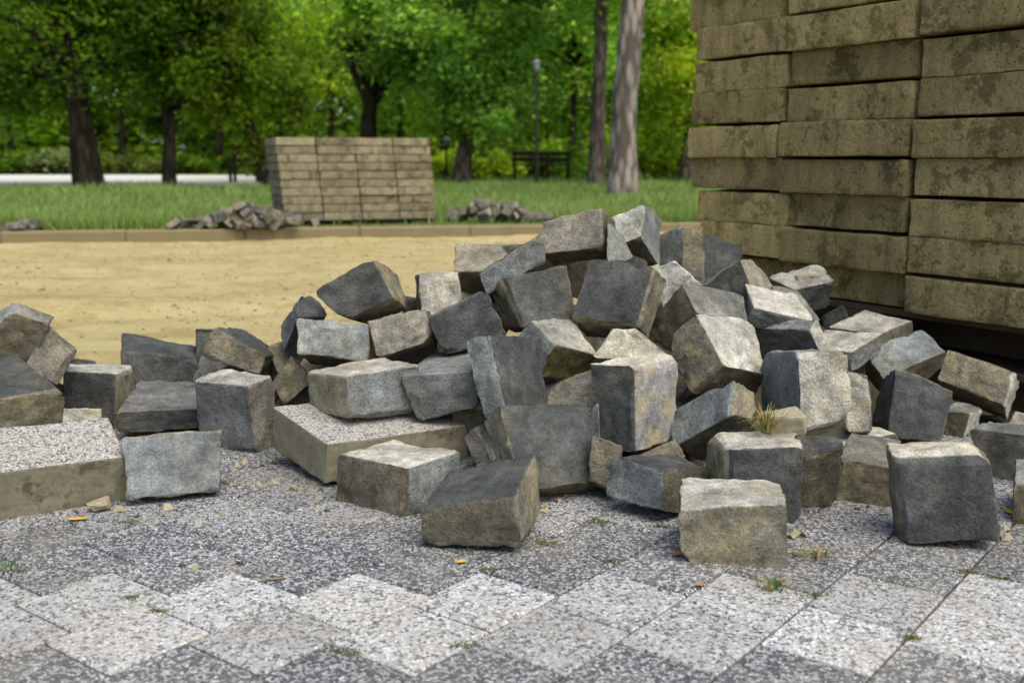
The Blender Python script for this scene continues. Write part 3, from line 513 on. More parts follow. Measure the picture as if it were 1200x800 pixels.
# ---- sandy rubble core under the heap, coloured dark to stand for shaded gaps
def mound():
    xs=np.arange(-1.75,1.9,.03); ys=np.arange(2.35,3.95,.03); Z=np.full((len(ys),len(xs)),np.nan)
    t=np.linspace(0,1,9); G=np.stack(np.meshgrid(t,t,t,indexing='ij'),-1).reshape(-1,3)
    W=np.prod(np.where(IDX[None]==1,G[:,None,:],1-G[:,None,:]),-1)
    for c in HEAP:
        p=W@c
        ii=((p[:,0]-xs[0])/.03+.5).astype(int); jj=((p[:,1]-ys[0])/.03+.5).astype(int)
        for a,b,z in zip(ii,jj,p[:,2]):
            if 0<=a<len(xs) and 0<=b<len(ys): Z[b,a]=z if np.isnan(Z[b,a]) else min(Z[b,a],z)
    cov=~np.isnan(Z); H0=np.where(cov,np.maximum(Z-.004,0),0)
    S=H0.copy()
    for _ in range(3):
        P=np.pad(S,1); S=sum(P[a:a+S.shape[0],b:b+S.shape[1]] for a in range(3) for b in range(3))/9
        S=np.where(cov,np.minimum(S,H0),S*.85)
    V=[];F=[]
    for j,y in enumerate(ys):
        for i,x in enumerate(xs):
            ed=min(i,j,len(xs)-1-i,len(ys)-1-j); g=S[j,i]
            g=g*.72-.03 if y<3.25 else g*.9-.015; V.append((x,y,(g+.01*noise.noise((x*9,y*9,0)) if g>.01 else -.03)+ (-.05 if ed<1 else 0)))
    n=len(xs)
    for j in range(len(ys)-1):
        for i in range(n-1):
            a=j*n+i; F.append((a,a+1,a+n+1,a+n))
    ob('sand_mound',mesh('sand_mound',V,F,M['rubble'],True),None,'sandy rubble packed under the heap of cobblestones','sand',None,'stuff')
mound()
# ---------------------------------------------------------------- stacks of concrete blocks
def rough_block(lx,ly,lz,seed,mat,k=1.,grid=(0,.02,.1,.25,.4,.5,.6,.75,.9,.98,1)):
    """rough cast block: origin at centre of its base"""
    c=[(-lx/2,-ly/2,0),(lx/2,-ly/2,0),(-lx/2,-ly/2,lz),(-lx/2,ly/2,0),(lx/2,-ly/2,lz),(-lx/2,ly/2,lz),(lx/2,ly/2,0),(lx/2,ly/2,lz)]
    me,b,X=stone_mesh(c,'ooo',seed,mat,rough=k,concrete=True,grid=np.array(grid),rad=.011,infl=0.); return me
def near_stack():
    p0=Vector((1.231,3.4,0)); d=Vector((-.525,.851,0)).normalized(); nrm=Vector((.851,.525,0)).normalized()
    rz=math.atan2(d.y,d.x); e=empty('block_stack',p0,'tall stack of rough khaki concrete blocks on a dark pallet beside the heap','block stack',None,rz)
    # local x runs along d, local y = away to the left of d ; depth goes towards -y locally
    t=.12; z0=.27; DP=.30
    variants=[(l,[rough_block(l-.014,DP-.004,t-.0055,90+i*3+int(l*100),M['near_block'],1.1) for i in range(3)]) for l in (.54,.49)]
    inner=[rough_block(l-.003,DP-.002,t-.0005,120+i,M['near_block'],.3) for i,l in enumerate((.54,.49))]
    ends=[.985,.965,.99,1.03,1.045,1.03,1.02,1.02,1.075,1.06]
    for c in range(10):
        for col in range(3):
            l,ms=variants[1] if col==2 else variants[0]
            off=.022*noise.noise((c*3.1,col*5.3,1.))
            if col==0: x=-.27+.5*off
            elif col==1: x=.27+off
            else: x=ends[c]-.245
            for row in range(4):
                proud=random.Random(c*17+col*5).uniform(-.02,.016) if row==0 else -.03
                if (c,col)==(4,1): proud=.03
                if c==0: proud-=.045 if col else 0
                if c==0 and col==0: proud=.0
                y=-DP/2-row*DP+proud
                o=ob('block',ms[(c*5+col*2+row)%3] if row==0 else inner[col//2],e); o.location=(x,y,z0+c*t); o.rotation_euler=(.004*noise.noise((c,col,row))-.02,.008*noise.noise((c,col+9,row)),.012*noise.noise((c+5,col,row))+(math.pi if (c+col)%2 else 0))
    # pallet
    pe=empty('pallet',p0,'weathered dark wooden pallet carrying the tall block stack','pallet',None,rz)
    def brd(name,x,y,z,sx,sy,sz):
        V,F=round_box(sx,sy,sz,.004); o=ob(name,mesh(name,V,F,M['wood']),pe); o.location=(x,y,z)
    for k in range(6): brd('deck_board',.245,-.10-k*.145,.245,1.62,.10,.022)
    for k in range(3): brd('stringer_board',.245+(-.75,0,.75)[k],-.46,.222,.10,.82,.022)
    for a in (-.745,0,.745):
        brd('pallet_block',.245+a,-.1,.127,.14,.10,.094)
    for b in (-.3,-.55,-.83): brd('stringer',.245,b,.127,1.62,.06,.094)  # added to hide lit sand behind and keep the opening dark
    for b in (-.1,-.46,-.83): brd('runner_board',.245,b,.104,1.62,.10,.022)
    for a in (.2,.42,.8):
        V,F=round_box(1.75,.12,.125,.006)
        w_=p0+d*.245+nrm*a
        o=ob('timber_bearer',mesh('timber_bearer',V,F,M['wood']),None,'dark timber bearer on the ground under the pallet','timber','bearers under the pallet',loc=(w_.x,w_.y,-.022)); o.rotation_euler=(0,0,rz)
near_stack()
def far_stack():
    D=9.85; p=Vector(((331-600)/1270*D,D,ZG)); rz=R(19)
    e=empty('block_stack',p,'far stack of thin tan concrete blocks on the lawn edge','block stack',None,rz)
    l,t,dp=.356,.0750,.30; z0=.045
    vs=[rough_block(l-.008,dp-.006,t-.005,140+i,M['far_block'],.25,(0,.03,.2,.5,.8,.97,1)) for i in range(3)]
    skew=R(0)
    for c in range(10):
        for col in range(4):
            for row in range(3):
                x=(col+.5)*l+.006*noise.noise((c*2.3,col*4.1,row))-.0065*c+.03
                y=(row+.5)*dp+.02*noise.noise((c*5.3,col*3.1,row+4.))+.0
                if row==0 and c==9: y-=.0
                o=ob('block',vs[(c+col*2+row)%3],e); o.location=(x,y,z0+c*t); o.rotation_euler=(-.02,0,.012*noise.noise((c,col,row+.5)))
    pe=empty('pallet',p,'low dark pallet under the far tan block stack','pallet',None,rz)
    def brd(name,x,y,z,sx,sy,sz):
        V,F=round_box(sx,sy,sz,.003); o=ob(name,mesh(name,V,F,M['wood']),pe); o.location=(x,y,z)
    for k in range(4): brd('deck_board',.69,.1+k*.2,.024,1.36,.12,.02)
    for a in (.08,.69,1.3): brd('stringer',a,.4,-.06,.1,.78,.083)
far_stack()
# ---- small far heaps of broken setts
def far_heap(cx,cy,n,sx,sy,hh,lab,grp,seed,tones,z=ZG):
    rg=np.random.default_rng(seed); vs=[]
    for i in range(6):
        L=rg.uniform(.065,.125,3)*np.array((1.2,1,.65)); c=(IDX-.5)*L+rg.normal(0,.008,(8,3)); c[:,2]+=L[2]/2
        me,b,X=stone_mesh(c,rg.choice(list(tones),3),200+seed*10+i,M['stone'],rough=.5,rad=.003,infl=0.,grid=np.array((0,.04,.25,.5,.75,.96,1))); vs.append(me)
    for i in range(n):
        a=rg.random(); x=cx+rg.normal(0,.42)*sx; x=min(max(x,cx-sx),cx+sx); y=cy+rg.uniform(-1,1)*sy
        q=max(0,1-abs(x-cx)/sx); zz=z-.01+hh*q*rg.random()**.7*.85
        o=ob('cobblestone',vs[i%6],None,lab,'cobblestone',grp,loc=(x,y,zz)); o.rotation_euler=(rg.normal(0,.5),rg.normal(0,.5),rg.random()*6.28)
def on_plane(px,py,z=0.):
    P=math.atan(216/1270); yd=(py-400)/1270; dn=math.sin(P)+yd*math.cos(P); dd=(.75-z)/dn
    return Vector(((px-600)/1270*dd,(math.cos(P)-yd*math.sin(P))*dd,z))
a=on_plane(284,268,ZG); far_heap(a.x,a.y+.12,58,.62,.18,.20,'grey broken sett in the small heap at the corner of the far block stack','setts heaped at the far block stack',3,'dmow')
a=on_plane(575,261,ZG); far_heap(a.x,a.y+.15,44,.60,.17,.19,'dark broken sett in the low heap on the lawn past the far block stack','setts heaped on the lawn past the far stack',4,'dmo')
a=on_plane(14,271,ZG); far_heap(a.x,a.y+.1,7,.22,.1,.03,'dark grey sett in the flat group on the kerb away from both block stacks','setts lying at the end of the kerb',5,'dmb')
# ---------------------------------------------------------------- trees
def tube(path,radii,seg=10,seed=0,ridg=.06):
    V=[];F=[]; path=[Vector(p) for p in path]
    for i,p in enumerate(path):
        d=(path[min(i+1,len(path)-1)]-path[max(i-1,0)]).normalized()
        a=d.orthogonal().normalized() if abs(d.z)<.8 else Vector((1,0,0)); a=(a-d*a.dot(d)).normalized(); b=d.cross(a)
        for k in range(seg):
            t=k/seg*6.2832; rr=radii[i]*(1+ridg*noise.noise((math.cos(t)*2+seed,math.sin(t)*2,p.z*1.5+seed)))
            V.append(p+a*math.cos(t)*rr+b*math.sin(t)*rr)
    for i in range(len(path)-1):
        for k in range(seg):
            k2=(k+1)%seg; F.append((i*seg+k,i*seg+k2,(i+1)*seg+k2,(i+1)*seg+k))
    F.append(tuple(range((len(path)-1)*seg,len(path)*seg)))
    return V,F
def leaves(centres,radii,n,size,cols,rg,droop=0.):
    k=rg.integers(0,len(centres),n); cen=np.array(centres)[k]; rad=np.array(radii)[k]
    g=rg.normal(0,.52,(n,3))
    P=cen+g*rad; P[:,2]-=droop*rg.random(n)
    a=rg.normal(0,1,(n,3)); a[:,2]*=.45; a[:,2]-=droop*1.5; a/=np.linalg.norm(a,axis=1)[:,None]
    b=np.cross(a,rg.normal(0,1,(n,3))); b/=np.linalg.norm(b,axis=1)[:,None]
    s=size*rg.uniform(.6,1.35,n)[:,None]; ww=s*.33
    V=np.stack([P-a*s*.5,P+b*ww-a*s*.05,P+a*s*.5,P-b*ww-a*s*.05],1)
    c0,c1,c2=[np.array(c) for c in cols]; u=rg.random(n)[:,None]; ck=rg.random(len(centres))[k][:,None]
    C=(c0*(1-u)+c1*u); C=C*(1-.55*ck)+c2*.55*ck; C=C*(.55+.9*rg.random(len(centres))[k][:,None]**1.5)*rg.uniform(.5,1.5,n)[:,None]
    return V,np.clip(C*np.array((1.38,1.46,1.25)),0,.8)  # gain puts sunlit brightness into the leaf colours
def tree(base,trunk,r0,r1,limbs,clumps,nleaf,size,cols,lab,bark,seed,grp='trees behind the lawn',name='park_tree',droop=0.,auto=True):
    rg=np.random.default_rng(seed)
    e=empty(name,base,lab,'tree',grp)
    bx=Vector(base); V,F=[],[]
    path=[Vector(p) for p in trunk]; rr=[r0*1.25]+[r0+(r1-r0)*i/(len(path)-1) for i in range(1,len(path))]
    # smooth the trunk path
    pp=[];pr=[]
    for i in range(len(path)-1):
        for s in range(4):
            u=s/4; pp.append(path[i].lerp(path[i+1],u)+Vector((rg.normal(0,.012),rg.normal(0,.012),0))*(1 if i+s else 0)); pr.append(rr[i]*(1-u)+rr[i+1]*u)
    pp.append(path[-1]); pr.append(rr[-1]); pp[0].z-=.1
    v,f=tube(pp,pr,12,seed); ob('trunk',mesh('trunk',v,f,M[bark],True),e)
    for L in limbs:
        q=[Vector(p) for p in L[0]]; v,f=tube(q,[L[1]*(1-.75*i/(len(q)-1)) for i in range(len(q))],7,seed)
        ob('limb',mesh('limb',v,f,M[bark],True),e)
    if auto:   # limbs reaching to leaf clumps
        top=path[-1]
        for c,_r in clumps[::3]:
            c=Vector(c); hgt=max(path[0].z+.4*(path[-1].z),min(c.z-.6,path[-1].z)); 
            j=min(range(len(path)),key=lambda i:abs(path[i].z-hgt)); s0=path[j]
            if (c-s0).length<.5: continue
            mid=s0.lerp(c,.5)+Vector((0,0,.25)); v,f=tube([s0,mid,c],[r1*.7,r1*.45,.02],6,seed)
            ob('limb',mesh('limb',v,f,M[bark],True),e)
    V,C=leaves([c for c,_ in clumps],[r for _,r in clumps],int(nleaf*.6),size,cols,rg,droop)
    ob('crown',fastmesh('crown',V,4,M['leaf'],C),e)
def crown_clumps(c,rad,n,seed,rmin=.5,rmax=1.0):
    rg=np.random.default_rng(seed); out=[]
    for i in range(n):
        g=rg.normal(0,1,3); g/=np.linalg.norm(g); g*=rg.random()**.4
        r=rg.uniform(rmin,rmax); out.append((tuple(np.array(c)+g*np.array(rad)),np.array((r,r,r*.7))))
    return out
DK=((.06,.13,.015),(.10,.20,.02),(.22,.29,.025)); MD=((.11,.23,.055),(.21,.38,.085),(.40,.53,.12)); YL=((.26,.41,.05),(.38,.53,.06),(.56,.62,.07)); BL=((.04,.12,.05),(.07,.18,.08),(.09,.2,.06))
def X(px,D): return (px-600)/1270*D
def gp(px,D): return (X(px,D),D,ZG)
# big dark tree
D=22.6; b=gp(110,D)
tree(b,[(0,0,0),(-.1,0,1.2),(-.16,.05,2.4),(-.1,.1,4.2),(.1,.1,6.2)],.27,.14,[([(-.1,0,1.9),(-1.6,.2,2.9),(-3.4,.3,3.9)],.17),([(-.12,0,2.1),(1.4,.1,3.2),(3.2,.2,4.0)],.16)],
 crown_clumps((-.6,.3,4.3),(4.6,2.6,2.6),70,11,.6,1.2)+crown_clumps((-2.0,1.,2.2),(1.9,1.2,.8),14,12,.5,.8)+crown_clumps((2.2,.8,2.7),(1.7,1.2,.9),16,13,.5,.8),56000,.13,DK,'broad dark-trunked tree with spreading deep green crown by the path','bark_dark',21)
D=22.8; b=gp(203,D)
tree(b,[(0,0,0),(.05,0,1.5),(.0,0,3.2),(.1,0,5.5)],.13,.06,[],crown_clumps((.1,.4,3.6),(2.0,1.6,2.5),44,15,.35,.7),20000,.14,DK,'slender dark tree beside the broad dark-trunked one','bark_dark',22)
D=23.; b=gp(318,D)
tree(b,[(0,0,0),(-.35,0,1.2),(-.75,.1,2.3),(-.9,.1,4.6)],.13,.06,[],crown_clumps((-.4,0,3.3),(1.5,1.1,2.6),44,17,.3,.6),24000,.12,((.10,.18,.02),(.17,.26,.025),(.27,.32,.03)),'leaning olive-green tree with hanging yellowish foliage behind the far block stack','bark_dark',23,droop=.5)
D=27.; b=gp(432,D)
tree(b,[(0,0,0),(.05,0,1.2),(.1,0,2.0),(-.35,0,3.1),(-1.1,.1,4.6),(-1.6,.1,6.)],.24,.08,[([(.08,0,1.7),(.6,.1,2.5),(.9,.1,3.3),(1.3,.2,4.6)],.11),([(-.3,0,2.9),(-.9,.05,3.0),(-1.5,.1,3.15)],.06),([(.3,0,2.1),(.25,.1,3.),(.65,.1,4.2)],.08)],
 crown_clumps((-.2,.6,4.4),(3.0,1.8,2.2),60,19,.5,.95)+crown_clumps((1.6,-.3,3.0),(1.4,.9,1.0),16,20,.35,.6),40000,.14,MD,'forked dark-limbed tree rising behind the far block stack','bark_dark',24)
D=25.5; b=gp(541,D)
tree(b,[(0,0,0),(.1,0,1.0),(.12,0,2.4),(.25,0,4.2),(.35,0,6.)],.19,.09,[([(.13,0,2.6),(-.1,0,3.4),(-.45,.1,4.8)],.08)],
 crown_clumps((.2,0,3.7),(2.0,1.6,2.0),46,25,.4,.85)+crown_clumps((.7,-.6,1.9),(.9,.7,.8),12,26,.3,.55),32000,.14,MD,'upright green tree with grey-brown trunk beside the lamp post','bark_brown',25)
D=24.; b=gp(697,D)
tree(b,[(0,0,0),(.02,0,1.5),(.08,0,3.),(.1,0,4.5),(.12,0,6.5)],.17,.11,[([(.03,0,1.75),(-.35,-.05,1.9)],.05)],
 crown_clumps((.1,.4,5.2),(2.6,1.8,1.7),46,28,.45,.9),28000,.14,MD,'straight brown-trunked tree beside the pale-barked one','bark_brown',26,auto=False)
D=17.; b=gp(727,D)
tree(b,[(0,0,0),(.02,0,1.0),(.08,0,2.2),(.18,0,3.5),(.28,0,5.2),(.4,0,7.5)],.205,.15,[],crown_clumps((.5,0,7.8),(2.4,2.2,1.6),40,31,.5,.9),9000,.16,MD,'thick pale-barked tree leaning slightly on the lawn','bark_pale',27)
D=27.; b=gp(800,D)
tree(b,[(0,0,0),(.1,0,1.5),(.2,0,3.2),(.2,0,5.5)],.15,.07,[],crown_clumps((.1,0,3.3),(1.7,1.5,2.7),50,33,.45,.85),32000,.14,YL,'bright yellow-green tree beside the tall block stack','bark_brown',28)
# second row closing the view
row=[(20,40,MD),(150,43,DK),(262,39,DK),(330,40,MD),(390,36,YL),(470,38,MD),(520,42,YL),(585,36,MD),(640,40,YL),(668,35,MD),(755,38,MD),(860,34,YL),(-70,40,DK),(960,36,MD),(1080,33,MD),(1200,36,MD)]
names=['pale-trunked leafy tree beyond the path','dark tree between two trunks beyond the path','thin young tree next to the park bench on the path','leafy tree far beyond the leaning olive-green one','yellow-green tree beyond the far block stack','leafy tree seen through the forked tree','yellow-green tree beyond the upright green one','leafy tree behind the lamp post','yellow-green tree beyond the lamp post','leafy tree between lamp post and straight brown trunk','leafy tree beyond the pale-barked one']
hid='leafy park tree screened by the nearer trees and the block stack'
for i,(px,D,cc) in enumerate(row):
    b=gp(px,D); vis=i<11
    tree(b,[(0,0,0),(.05,0,1.6),(.1,0,3.4),(.1,0,6.5)],.13,.06,[],crown_clumps((0,0,4.6),(2.6,2.0,3.6),46,50+i,.6,1.15),13000,.19,cc,names[i] if vis else hid,'bark_dark',60+i,grp='trees farther back in the park')
# far belt and undergrowth
rg=np.random.default_rng(99)
def bush(px,D,w,h,n,cc,lab,seed,size=.16):
    b=gp(px,D); e=empty('shrub',b,lab,'shrub','shrubs under the trees')
    rg=np.random.default_rng(seed); cl=[((rg.uniform(-w,w),rg.uniform(-.5,.5),rg.uniform(.1,1)*h*.7),np.array((.4,.4,.3))*max(.6,h)) for _ in range(14)]
    V,C=leaves([c for c,_ in cl],[r for _,r in cl],n,size,cc,rg); ob('foliage',fastmesh('foliage',V,4,M['leaf'],C),e)
    for k in range(3):
        v,f=tube([(rg.uniform(-.3,.3)*w,0,-.05),(rg.uniform(-.5,.5)*w,0,h*.7)],[.03,.012],5,k); ob('stem',mesh('stem',v,f,M['bark_dark'],True),e)
bush(560,29.5,1.0,.8,3000,YL,'pale yellow-green shrub at the foot of the upright green tree',1)
bush(640,31,1.9,1.1,4500,DK,'dark green shrub behind the dark bench',2)
bush(765,29,1.3,1.5,4500,YL,'bright shrub between the pale-barked tree and the block stack',3)
bush(75,38.5,1.2,.9,2500,((.16,.2,.1),(.25,.3,.16),(.3,.33,.2)),'pale grey-green shrub beyond the path beside the broad dark trunk',4)
bush(15,39,1.6,1.0,2500,DK,'green shrub beyond the path at the end of the lawn',5)
bush(172,38.5,1.5,.8,2500,((.14,.19,.05),(.2,.25,.07),(.26,.28,.09)),'yellowish shrub beyond the path behind the slender dark tree',6)
bush(255,38,1.5,.7,2500,DK,'low green shrub beyond the path near the park bench',7)
bush(480,33,1.8,1.2,3500,DK,'dark shrub behind the far block stack',8)
bush(690,33,1.3,1.2,3000,DK,'dark shrub behind the straight brown trunk',9)
bush(360,34,1.8,1.3,3000,DK,'dark shrub behind the leaning olive-green tree',10)
def belt():
    cl=[]; rg=np.random.default_rng(5)
    for i in range(1100):
        x=rg.uniform(-38,38); z=rg.random()**1.7*15+.2; cl.append(((x,rg.uniform(48,56),z),np.array((1.6,1.2,1.2))))
    V,C=leaves([c for c,_ in cl],[r for _,r in cl],130000,.55,((.10,.19,.02),(.17,.29,.035),(.30,.38,.04)),rg)
    ob('distant_woods',fastmesh('distant_woods',V,4,M['leaf'],C),None,'mass of distant woodland closing off the park','woods',None,'stuff')
belt()
# ---------------------------------------------------------------- park furniture
def lamp(px,D,h,lab,r=.05,hr=.09,hh=.30):
    e=empty('street_lamp',gp(px,D),lab,'lamp post')
    v,f=tube([(0,0,-.05),(0,0,.5),(0,0,h)],[r*1.5,r,r*.8],10); ob('pole',mesh('pole',v,f,M['dark_metal'],True),e)
    v,f=tube([(0,0,h),(0,0,h+.04),(0,0,h+.06),(0,0,h+hh)],[r*.8,hr*.5,hr*.8,hr],12,0,0); ob('lamp_glass',mesh('lamp_glass',v,f,M['lamp_white'],True),e)
    v,f=tube([(0,0,h+hh),(0,0,h+hh+.02),(0,0,h+hh+.07)],[hr*1.35,hr*1.3,hr*.4],12,0,0); ob('lamp_cap',mesh('lamp_cap',v,f,M['lamp_white'],True),e)
lamp(628,23.6,2.38,'slim black lamp post with white lantern standing among the trees',.03,.075,.20)
lamp(524,28,.95,'short dark bollard lamp with white head near the far block stack',.03,.09,.1)
def bench(px,D,wd,lab):
    e=empty('park_bench',gp(px,D),lab,'bench')
    def bx(name,x,y,z,sx,sy,sz):
        V,F=round_box(sx,sy,sz,.01); o=ob(name,mesh(name,V,F,M['bench_wood']),e); o.location=(x,y,z)
    for k in range(3): bx('seat_slat',0,-.15+k*.14,.40,wd,.12,.04)
    for k in range(2): bx('backrest_slat',0,.3,.50+k*.15,wd,.04,.11)
    for s in (-1,1):
        bx('leg',s*wd*.42,-.15,-.05,.07,.07,.45); bx('leg',s*wd*.42,.28,-.05,.07,.07,.80)
bench(622,28,1.0,'dark wooden park bench at the foot of the lamp post'); bench(650,28.6,.8,'dark wooden park bench between the lamp post and the straight brown trunk'); bench(291,26.,.75,'dark park bench beside the far block stack')
# ---------------------------------------------------------------- small things on the paving and stones
def clump(name,P,n,h,sp,mats,lab,cat,seed,wd=.0016,lean=.6):
    rg=np.random.default_rng(seed); e=empty(name,P,lab,cat)
    per={}
    for i in range(n):
        a=rg.random()*6.28; hh=h*rg.uniform(.5,1.1); l=rg.uniform(.1,lean)*hh; r0=rg.random()*sp*.4
        p0=np.array((math.cos(a)*r0,math.sin(a)*r0,-.004)); d=np.array((math.cos(a),math.sin(a),0)); s=np.array((-math.sin(a),math.cos(a),0))*wd
        p1=p0+d*l*.35+np.array((0,0,hh*.6)); p2=p0+d*l+np.array((0,0,hh*(1-.3*l/hh)))
        per.setdefault(mats[i%len(mats)],[]).extend([p0-s,p0+s,p1+s*.8,p1-s*.8,p1-s*.8,p1+s*.8,p2+s*.15,p2-s*.15])
    for k,V in per.items(): ob('leaf_blades',fastmesh('leaf_blades',np.array(V),4,M[k]),e)
def at_depth(px,py,d):
    P=math.atan(216/1270); x=(px-600)/1270*d; y=(py-400)/1270*d
    return Vector((x,d*math.cos(P)-y*math.sin(P),.75-(d*math.sin(P)+y*math.cos(P))))
clump('weed',at_depth(897,502,2.33),80,.062,.05,['dry_weed','rusty_weed','green_weed','dry_weed','green_weed'],'dry reddish weed growing from the sandy top of the black-fronted cobblestone','weed',1,.0012,1.9)
clump('weed',on_plane(957,653),60,.028,.09,['dry_weed','dry_weed','green_weed'],'low yellow grass tuft on the paving beside the cream-topped cobblestone','weed',2,.0014,1.6)
clump('weed',on_plane(905,690),26,.032,.05,['green_weed','green_weed','dry_weed'],'small green weed in the paving joint before the cream-topped cobblestone','weed',3,.003,1.4)
clump('weed',on_plane(12,667),40,.016,.08,['green_weed'],'short green tuft in the paving joint by the stained kerb slab','weed',4,.0016,1.4)
def lump(px,py,d,s,lab,seed,dz=0.):
    rg=np.random.default_rng(seed); c=(IDX-.5)*np.array((1.3,1,.6))*s+rg.normal(0,.13*s,(8,3)); p=at_depth(px,py,d)
    me,b,X_=stone_mesh(c,'yyy',400+seed,M['clod'],rough=min(1.,s*14),grid=np.array((0,.06,.15,.3,.5,.7,.85,.94,1)),rad=.2*s,infl=0.)
    ob('sand_clump',me,None,lab,'sand clump',None,loc=(p.x,p.y,p.z-.3*s+dz))
lump(917,500,2.40,.085,'sandy root clump of the dry weed on the black-fronted cobblestone',1)
lump(942,327,3.42,.04,'clump of yellow sand on the pale-topped cobblestone beside the tall block stack',2)
def leaf(px,py,L,wd,rz,mat,lab,curl=.25,up=0.):
    p=on_plane(px,py); V=[];F=[]; n=8
    for i in range(n+1):
        t=i/n; ww=wd*math.sin(math.pi*min(1,t*.94+.03))**.8; z=curl*L*(t-.5)**2*1.6+.002
        for s in (-1,-.5,0,.5,1): V.append(((t-.5)*L,s*ww,z+abs(s)*ww*.35))
    for i in range(n):
        for k in range(4): a=i*5+k; F.append((a,a+1,a+6,a+5))
    o=ob('fallen_leaf',mesh('fallen_leaf',V,F,M[mat],True),None,lab,'leaf',None,loc=p+Vector((0,0,.001))); o.rotation_euler=(up,0,rz)
leaf(597,640,.045,.010,.1,'yellow_leaf','curled yellow leaf in front of the slate-topped cobblestone')
leaf(91,610,.05,.007,.25,'yellow_leaf','narrow yellow leaf on the paving by the stained kerb slab')
leaf(494,598,.035,.011,1.3,'green_leaf','bright green leaf beside the slate-topped cobblestone',.3,.9)
leaf(1081,632,.03,.007,.1,'yellow_leaf','small yellow leaf at the foot of the square black cobblestone')
leaf(1180,601,.026,.011,1.,'yellow_leaf','orange-yellow leaf between the square black cobblestone and the blue-topped olive one',.3,.4)
leaf(541,660,.02,.007,.4,'yellow_leaf','tiny yellow leaf bit lying alone on the dark slabs')
leaf(793,651,.022,.011,.8,'orange_leaf','brown leaf against the cream-topped cobblestone on the paving')
leaf(820,687,.02,.009,.5,'orange_leaf','tan leaf on the light slab before the cream-topped cobblestone')
leaf(1110,629,.03,.006,-.2,'orange_leaf','brown curled leaf under the edge of the square black cobblestone')
leaf(322,680,.05,.003,.15,'orange_leaf','thin brown twig-like leaf on the light zigzag slabs')
def pebble(px,py,s,mat,lab,grp,seed):
    rg=np.random.default_rng(seed); L=np.array((1.25,.85,.6))*s; c=(IDX-.5)*L+rg.normal(0,.17*s,(8,3)); c[:,2]+=L[2]/2
    me,b,X_=stone_mesh(c,'yty' ,300+seed,M[mat],rough=min(.7,s*22),grid=np.array((0,.12,.35,.65,.88,1)),rad=.16*s,infl=0.)
    p=on_plane(px,py); o=ob('pebble',me,None,lab,'pebble',grp,loc=(p.x,p.y,-.001)); o.rotation_euler=(0,0,rg.random()*6.28)
cl=[(68,620,.014),(8,633,.016),(47,648,.008),(227,652,.016),(228,667,.016),(325,637,.016),(381,624,.014),(500,634,.024),(487,645,.010),(345,574,.018),(378,605,.011),(385,640,.010),(992,620,.018),(930,630,.026),(942,628,.02),(154,622,.010),(92,638,.009),(255,637,.010),(560,640,.008),(306,656,.008),(705,630,.008),(740,590,.010),(690,622,.009),(1025,608,.008)]
cl+=[(172,580,.05),(160,586,.035),(181,574,.03),(118,597,.06),(186,583,.02),(140,600,.016),(265,566,.02),(640,600,.02),(655,588,.014),(745,606,.014),(1005,596,.016),(960,612,.014)]
for i,(a,b_,s_) in enumerate(cl): pebble(a,b_,s_*.6,'clod','small yellow-tan clod of earth lying on the paving','tan clods on the paving',i)
cl=[(213,663,.012),(281,661,.016),(773,692,.011),(790,673,.008),(612,746,.008),(71,684,.007)]
for i,(a,b_,s_) in enumerate(cl): pebble(a,b_,s_*.55,'brown_bit','small dark brown clod of earth lying on the paving','dark clods on the paving',40+i)
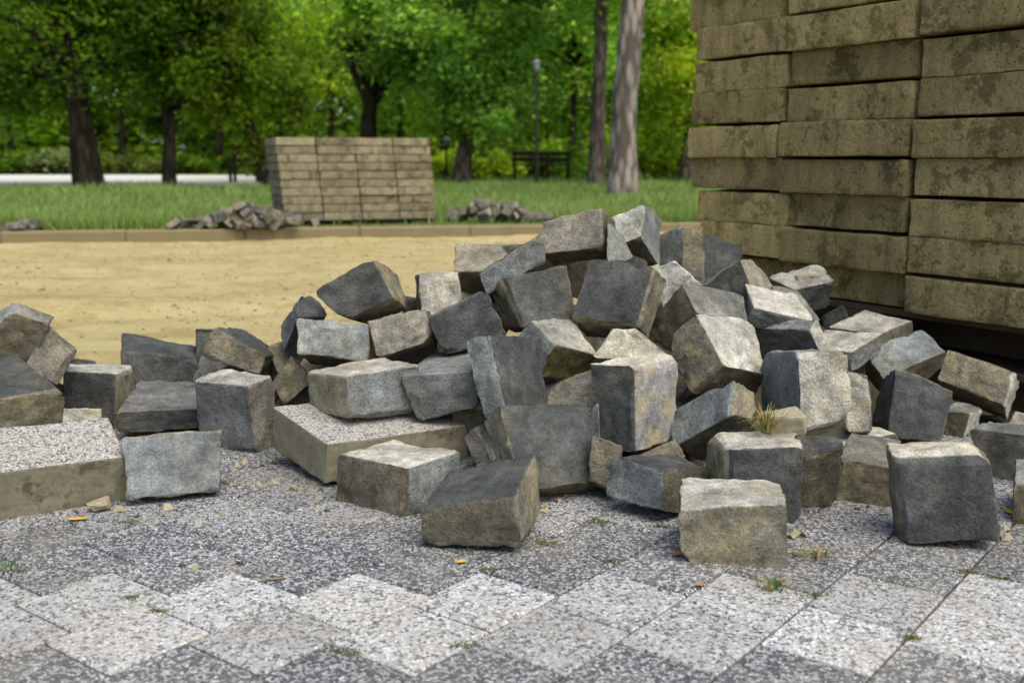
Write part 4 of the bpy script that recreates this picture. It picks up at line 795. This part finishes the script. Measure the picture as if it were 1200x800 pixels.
def mossy():
    V=[];rg=np.random.default_rng(3)
    for px,py,w_ in [(400,617,.06),(575,668,.03),(712,606,.05),(700,612,.04),(640,637,.03),(712,658,.03),(400,762,.04),(545,756,.03),(1045,684,.05),(1137,670,.03),(1070,748,.02),(950,697,.03),(150,612,.04),(155,700,.02),(185,716,.02),(775,617,.02),(1168,677,.03)]:
        p=on_plane(px,py)
        for i in range(110):
            q=np.array((p.x+rg.normal(0,w_*.45),p.y+rg.normal(0,w_*.22),0)); a=rg.random()*6.28; s=np.array((math.cos(a),math.sin(a),0))*.0016
            V+= [q-s,q+s,q+np.array((rg.normal(0,.003),rg.normal(0,.003),rg.uniform(.001,.004)))]
    ob('moss',fastmesh('moss',np.array(V),3,M['moss']),None,'green moss growing in the paving joints','moss',None,'stuff')
mossy()
def chips(name,mat,n,seed,lab):
    V=[];F=[];rg=np.random.default_rng(seed)
    for i in range(n):
        x=rg.uniform(-1.45,1.3); y0=2.02+.5*abs(noise.noise((x*1.3,2.2,seed))); y=y0+.75*rg.random()**.7; s=.0025+.010*rg.random()**3.5; k=len(V)
        for q in range(5): V.append((x+s*1.4*math.cos(q*1.257+i)*rg.uniform(.6,1.3),y+s*math.sin(q*1.257+i)*rg.uniform(.6,1.3),-.001))
        for q in range(3): V.append((x+s*.6*math.cos(q*2.09+i),y+s*.6*math.sin(q*2.09+i),s*rg.uniform(.4,1.)))
        F+=[(k,k+1,k+5),(k+1,k+2,k+6,k+5),(k+2,k+3,k+6),(k+3,k+4,k+7,k+6),(k+4,k,k+5,k+7),(k+5,k+6,k+7)]
    ob(name,mesh(name,V,F,M[mat]),None,lab,'rubble',None,'stuff')
chips('stone_chips','clod',520,3,'tan stone chips and crumbs strewn round the foot of the heap')
chips('dark_chips','rubble',260,8,'dark soil crumbs strewn round the foot of the heap')
def grit():
    V=[];F=[];rg=np.random.default_rng(13); n=7000
    for i in range(n):
        x=rg.uniform(-1.5,1.5); y=1.5+1.3*rg.random()**.8
        if rg.random()>.35+.65*max(0,noise.noise((x*3,y*3,5.))+.3)*(y-1.2): continue
        s=rg.uniform(.0008,.0028); a=rg.random()*6.28; k=len(V)
        for t in range(3): V.append((x+s*math.cos(a+t*2.1),y+s*math.sin(a+t*2.1),.0))
        V.append((x,y,s*1.1)); F+=[(k,k+1,k+3),(k+1,k+2,k+3),(k+2,k,k+3)]
    ob('grit',mesh('grit',V,F,M['clod']),None,'fine tan grit scattered over the paving','grit',None,'stuff')
grit()
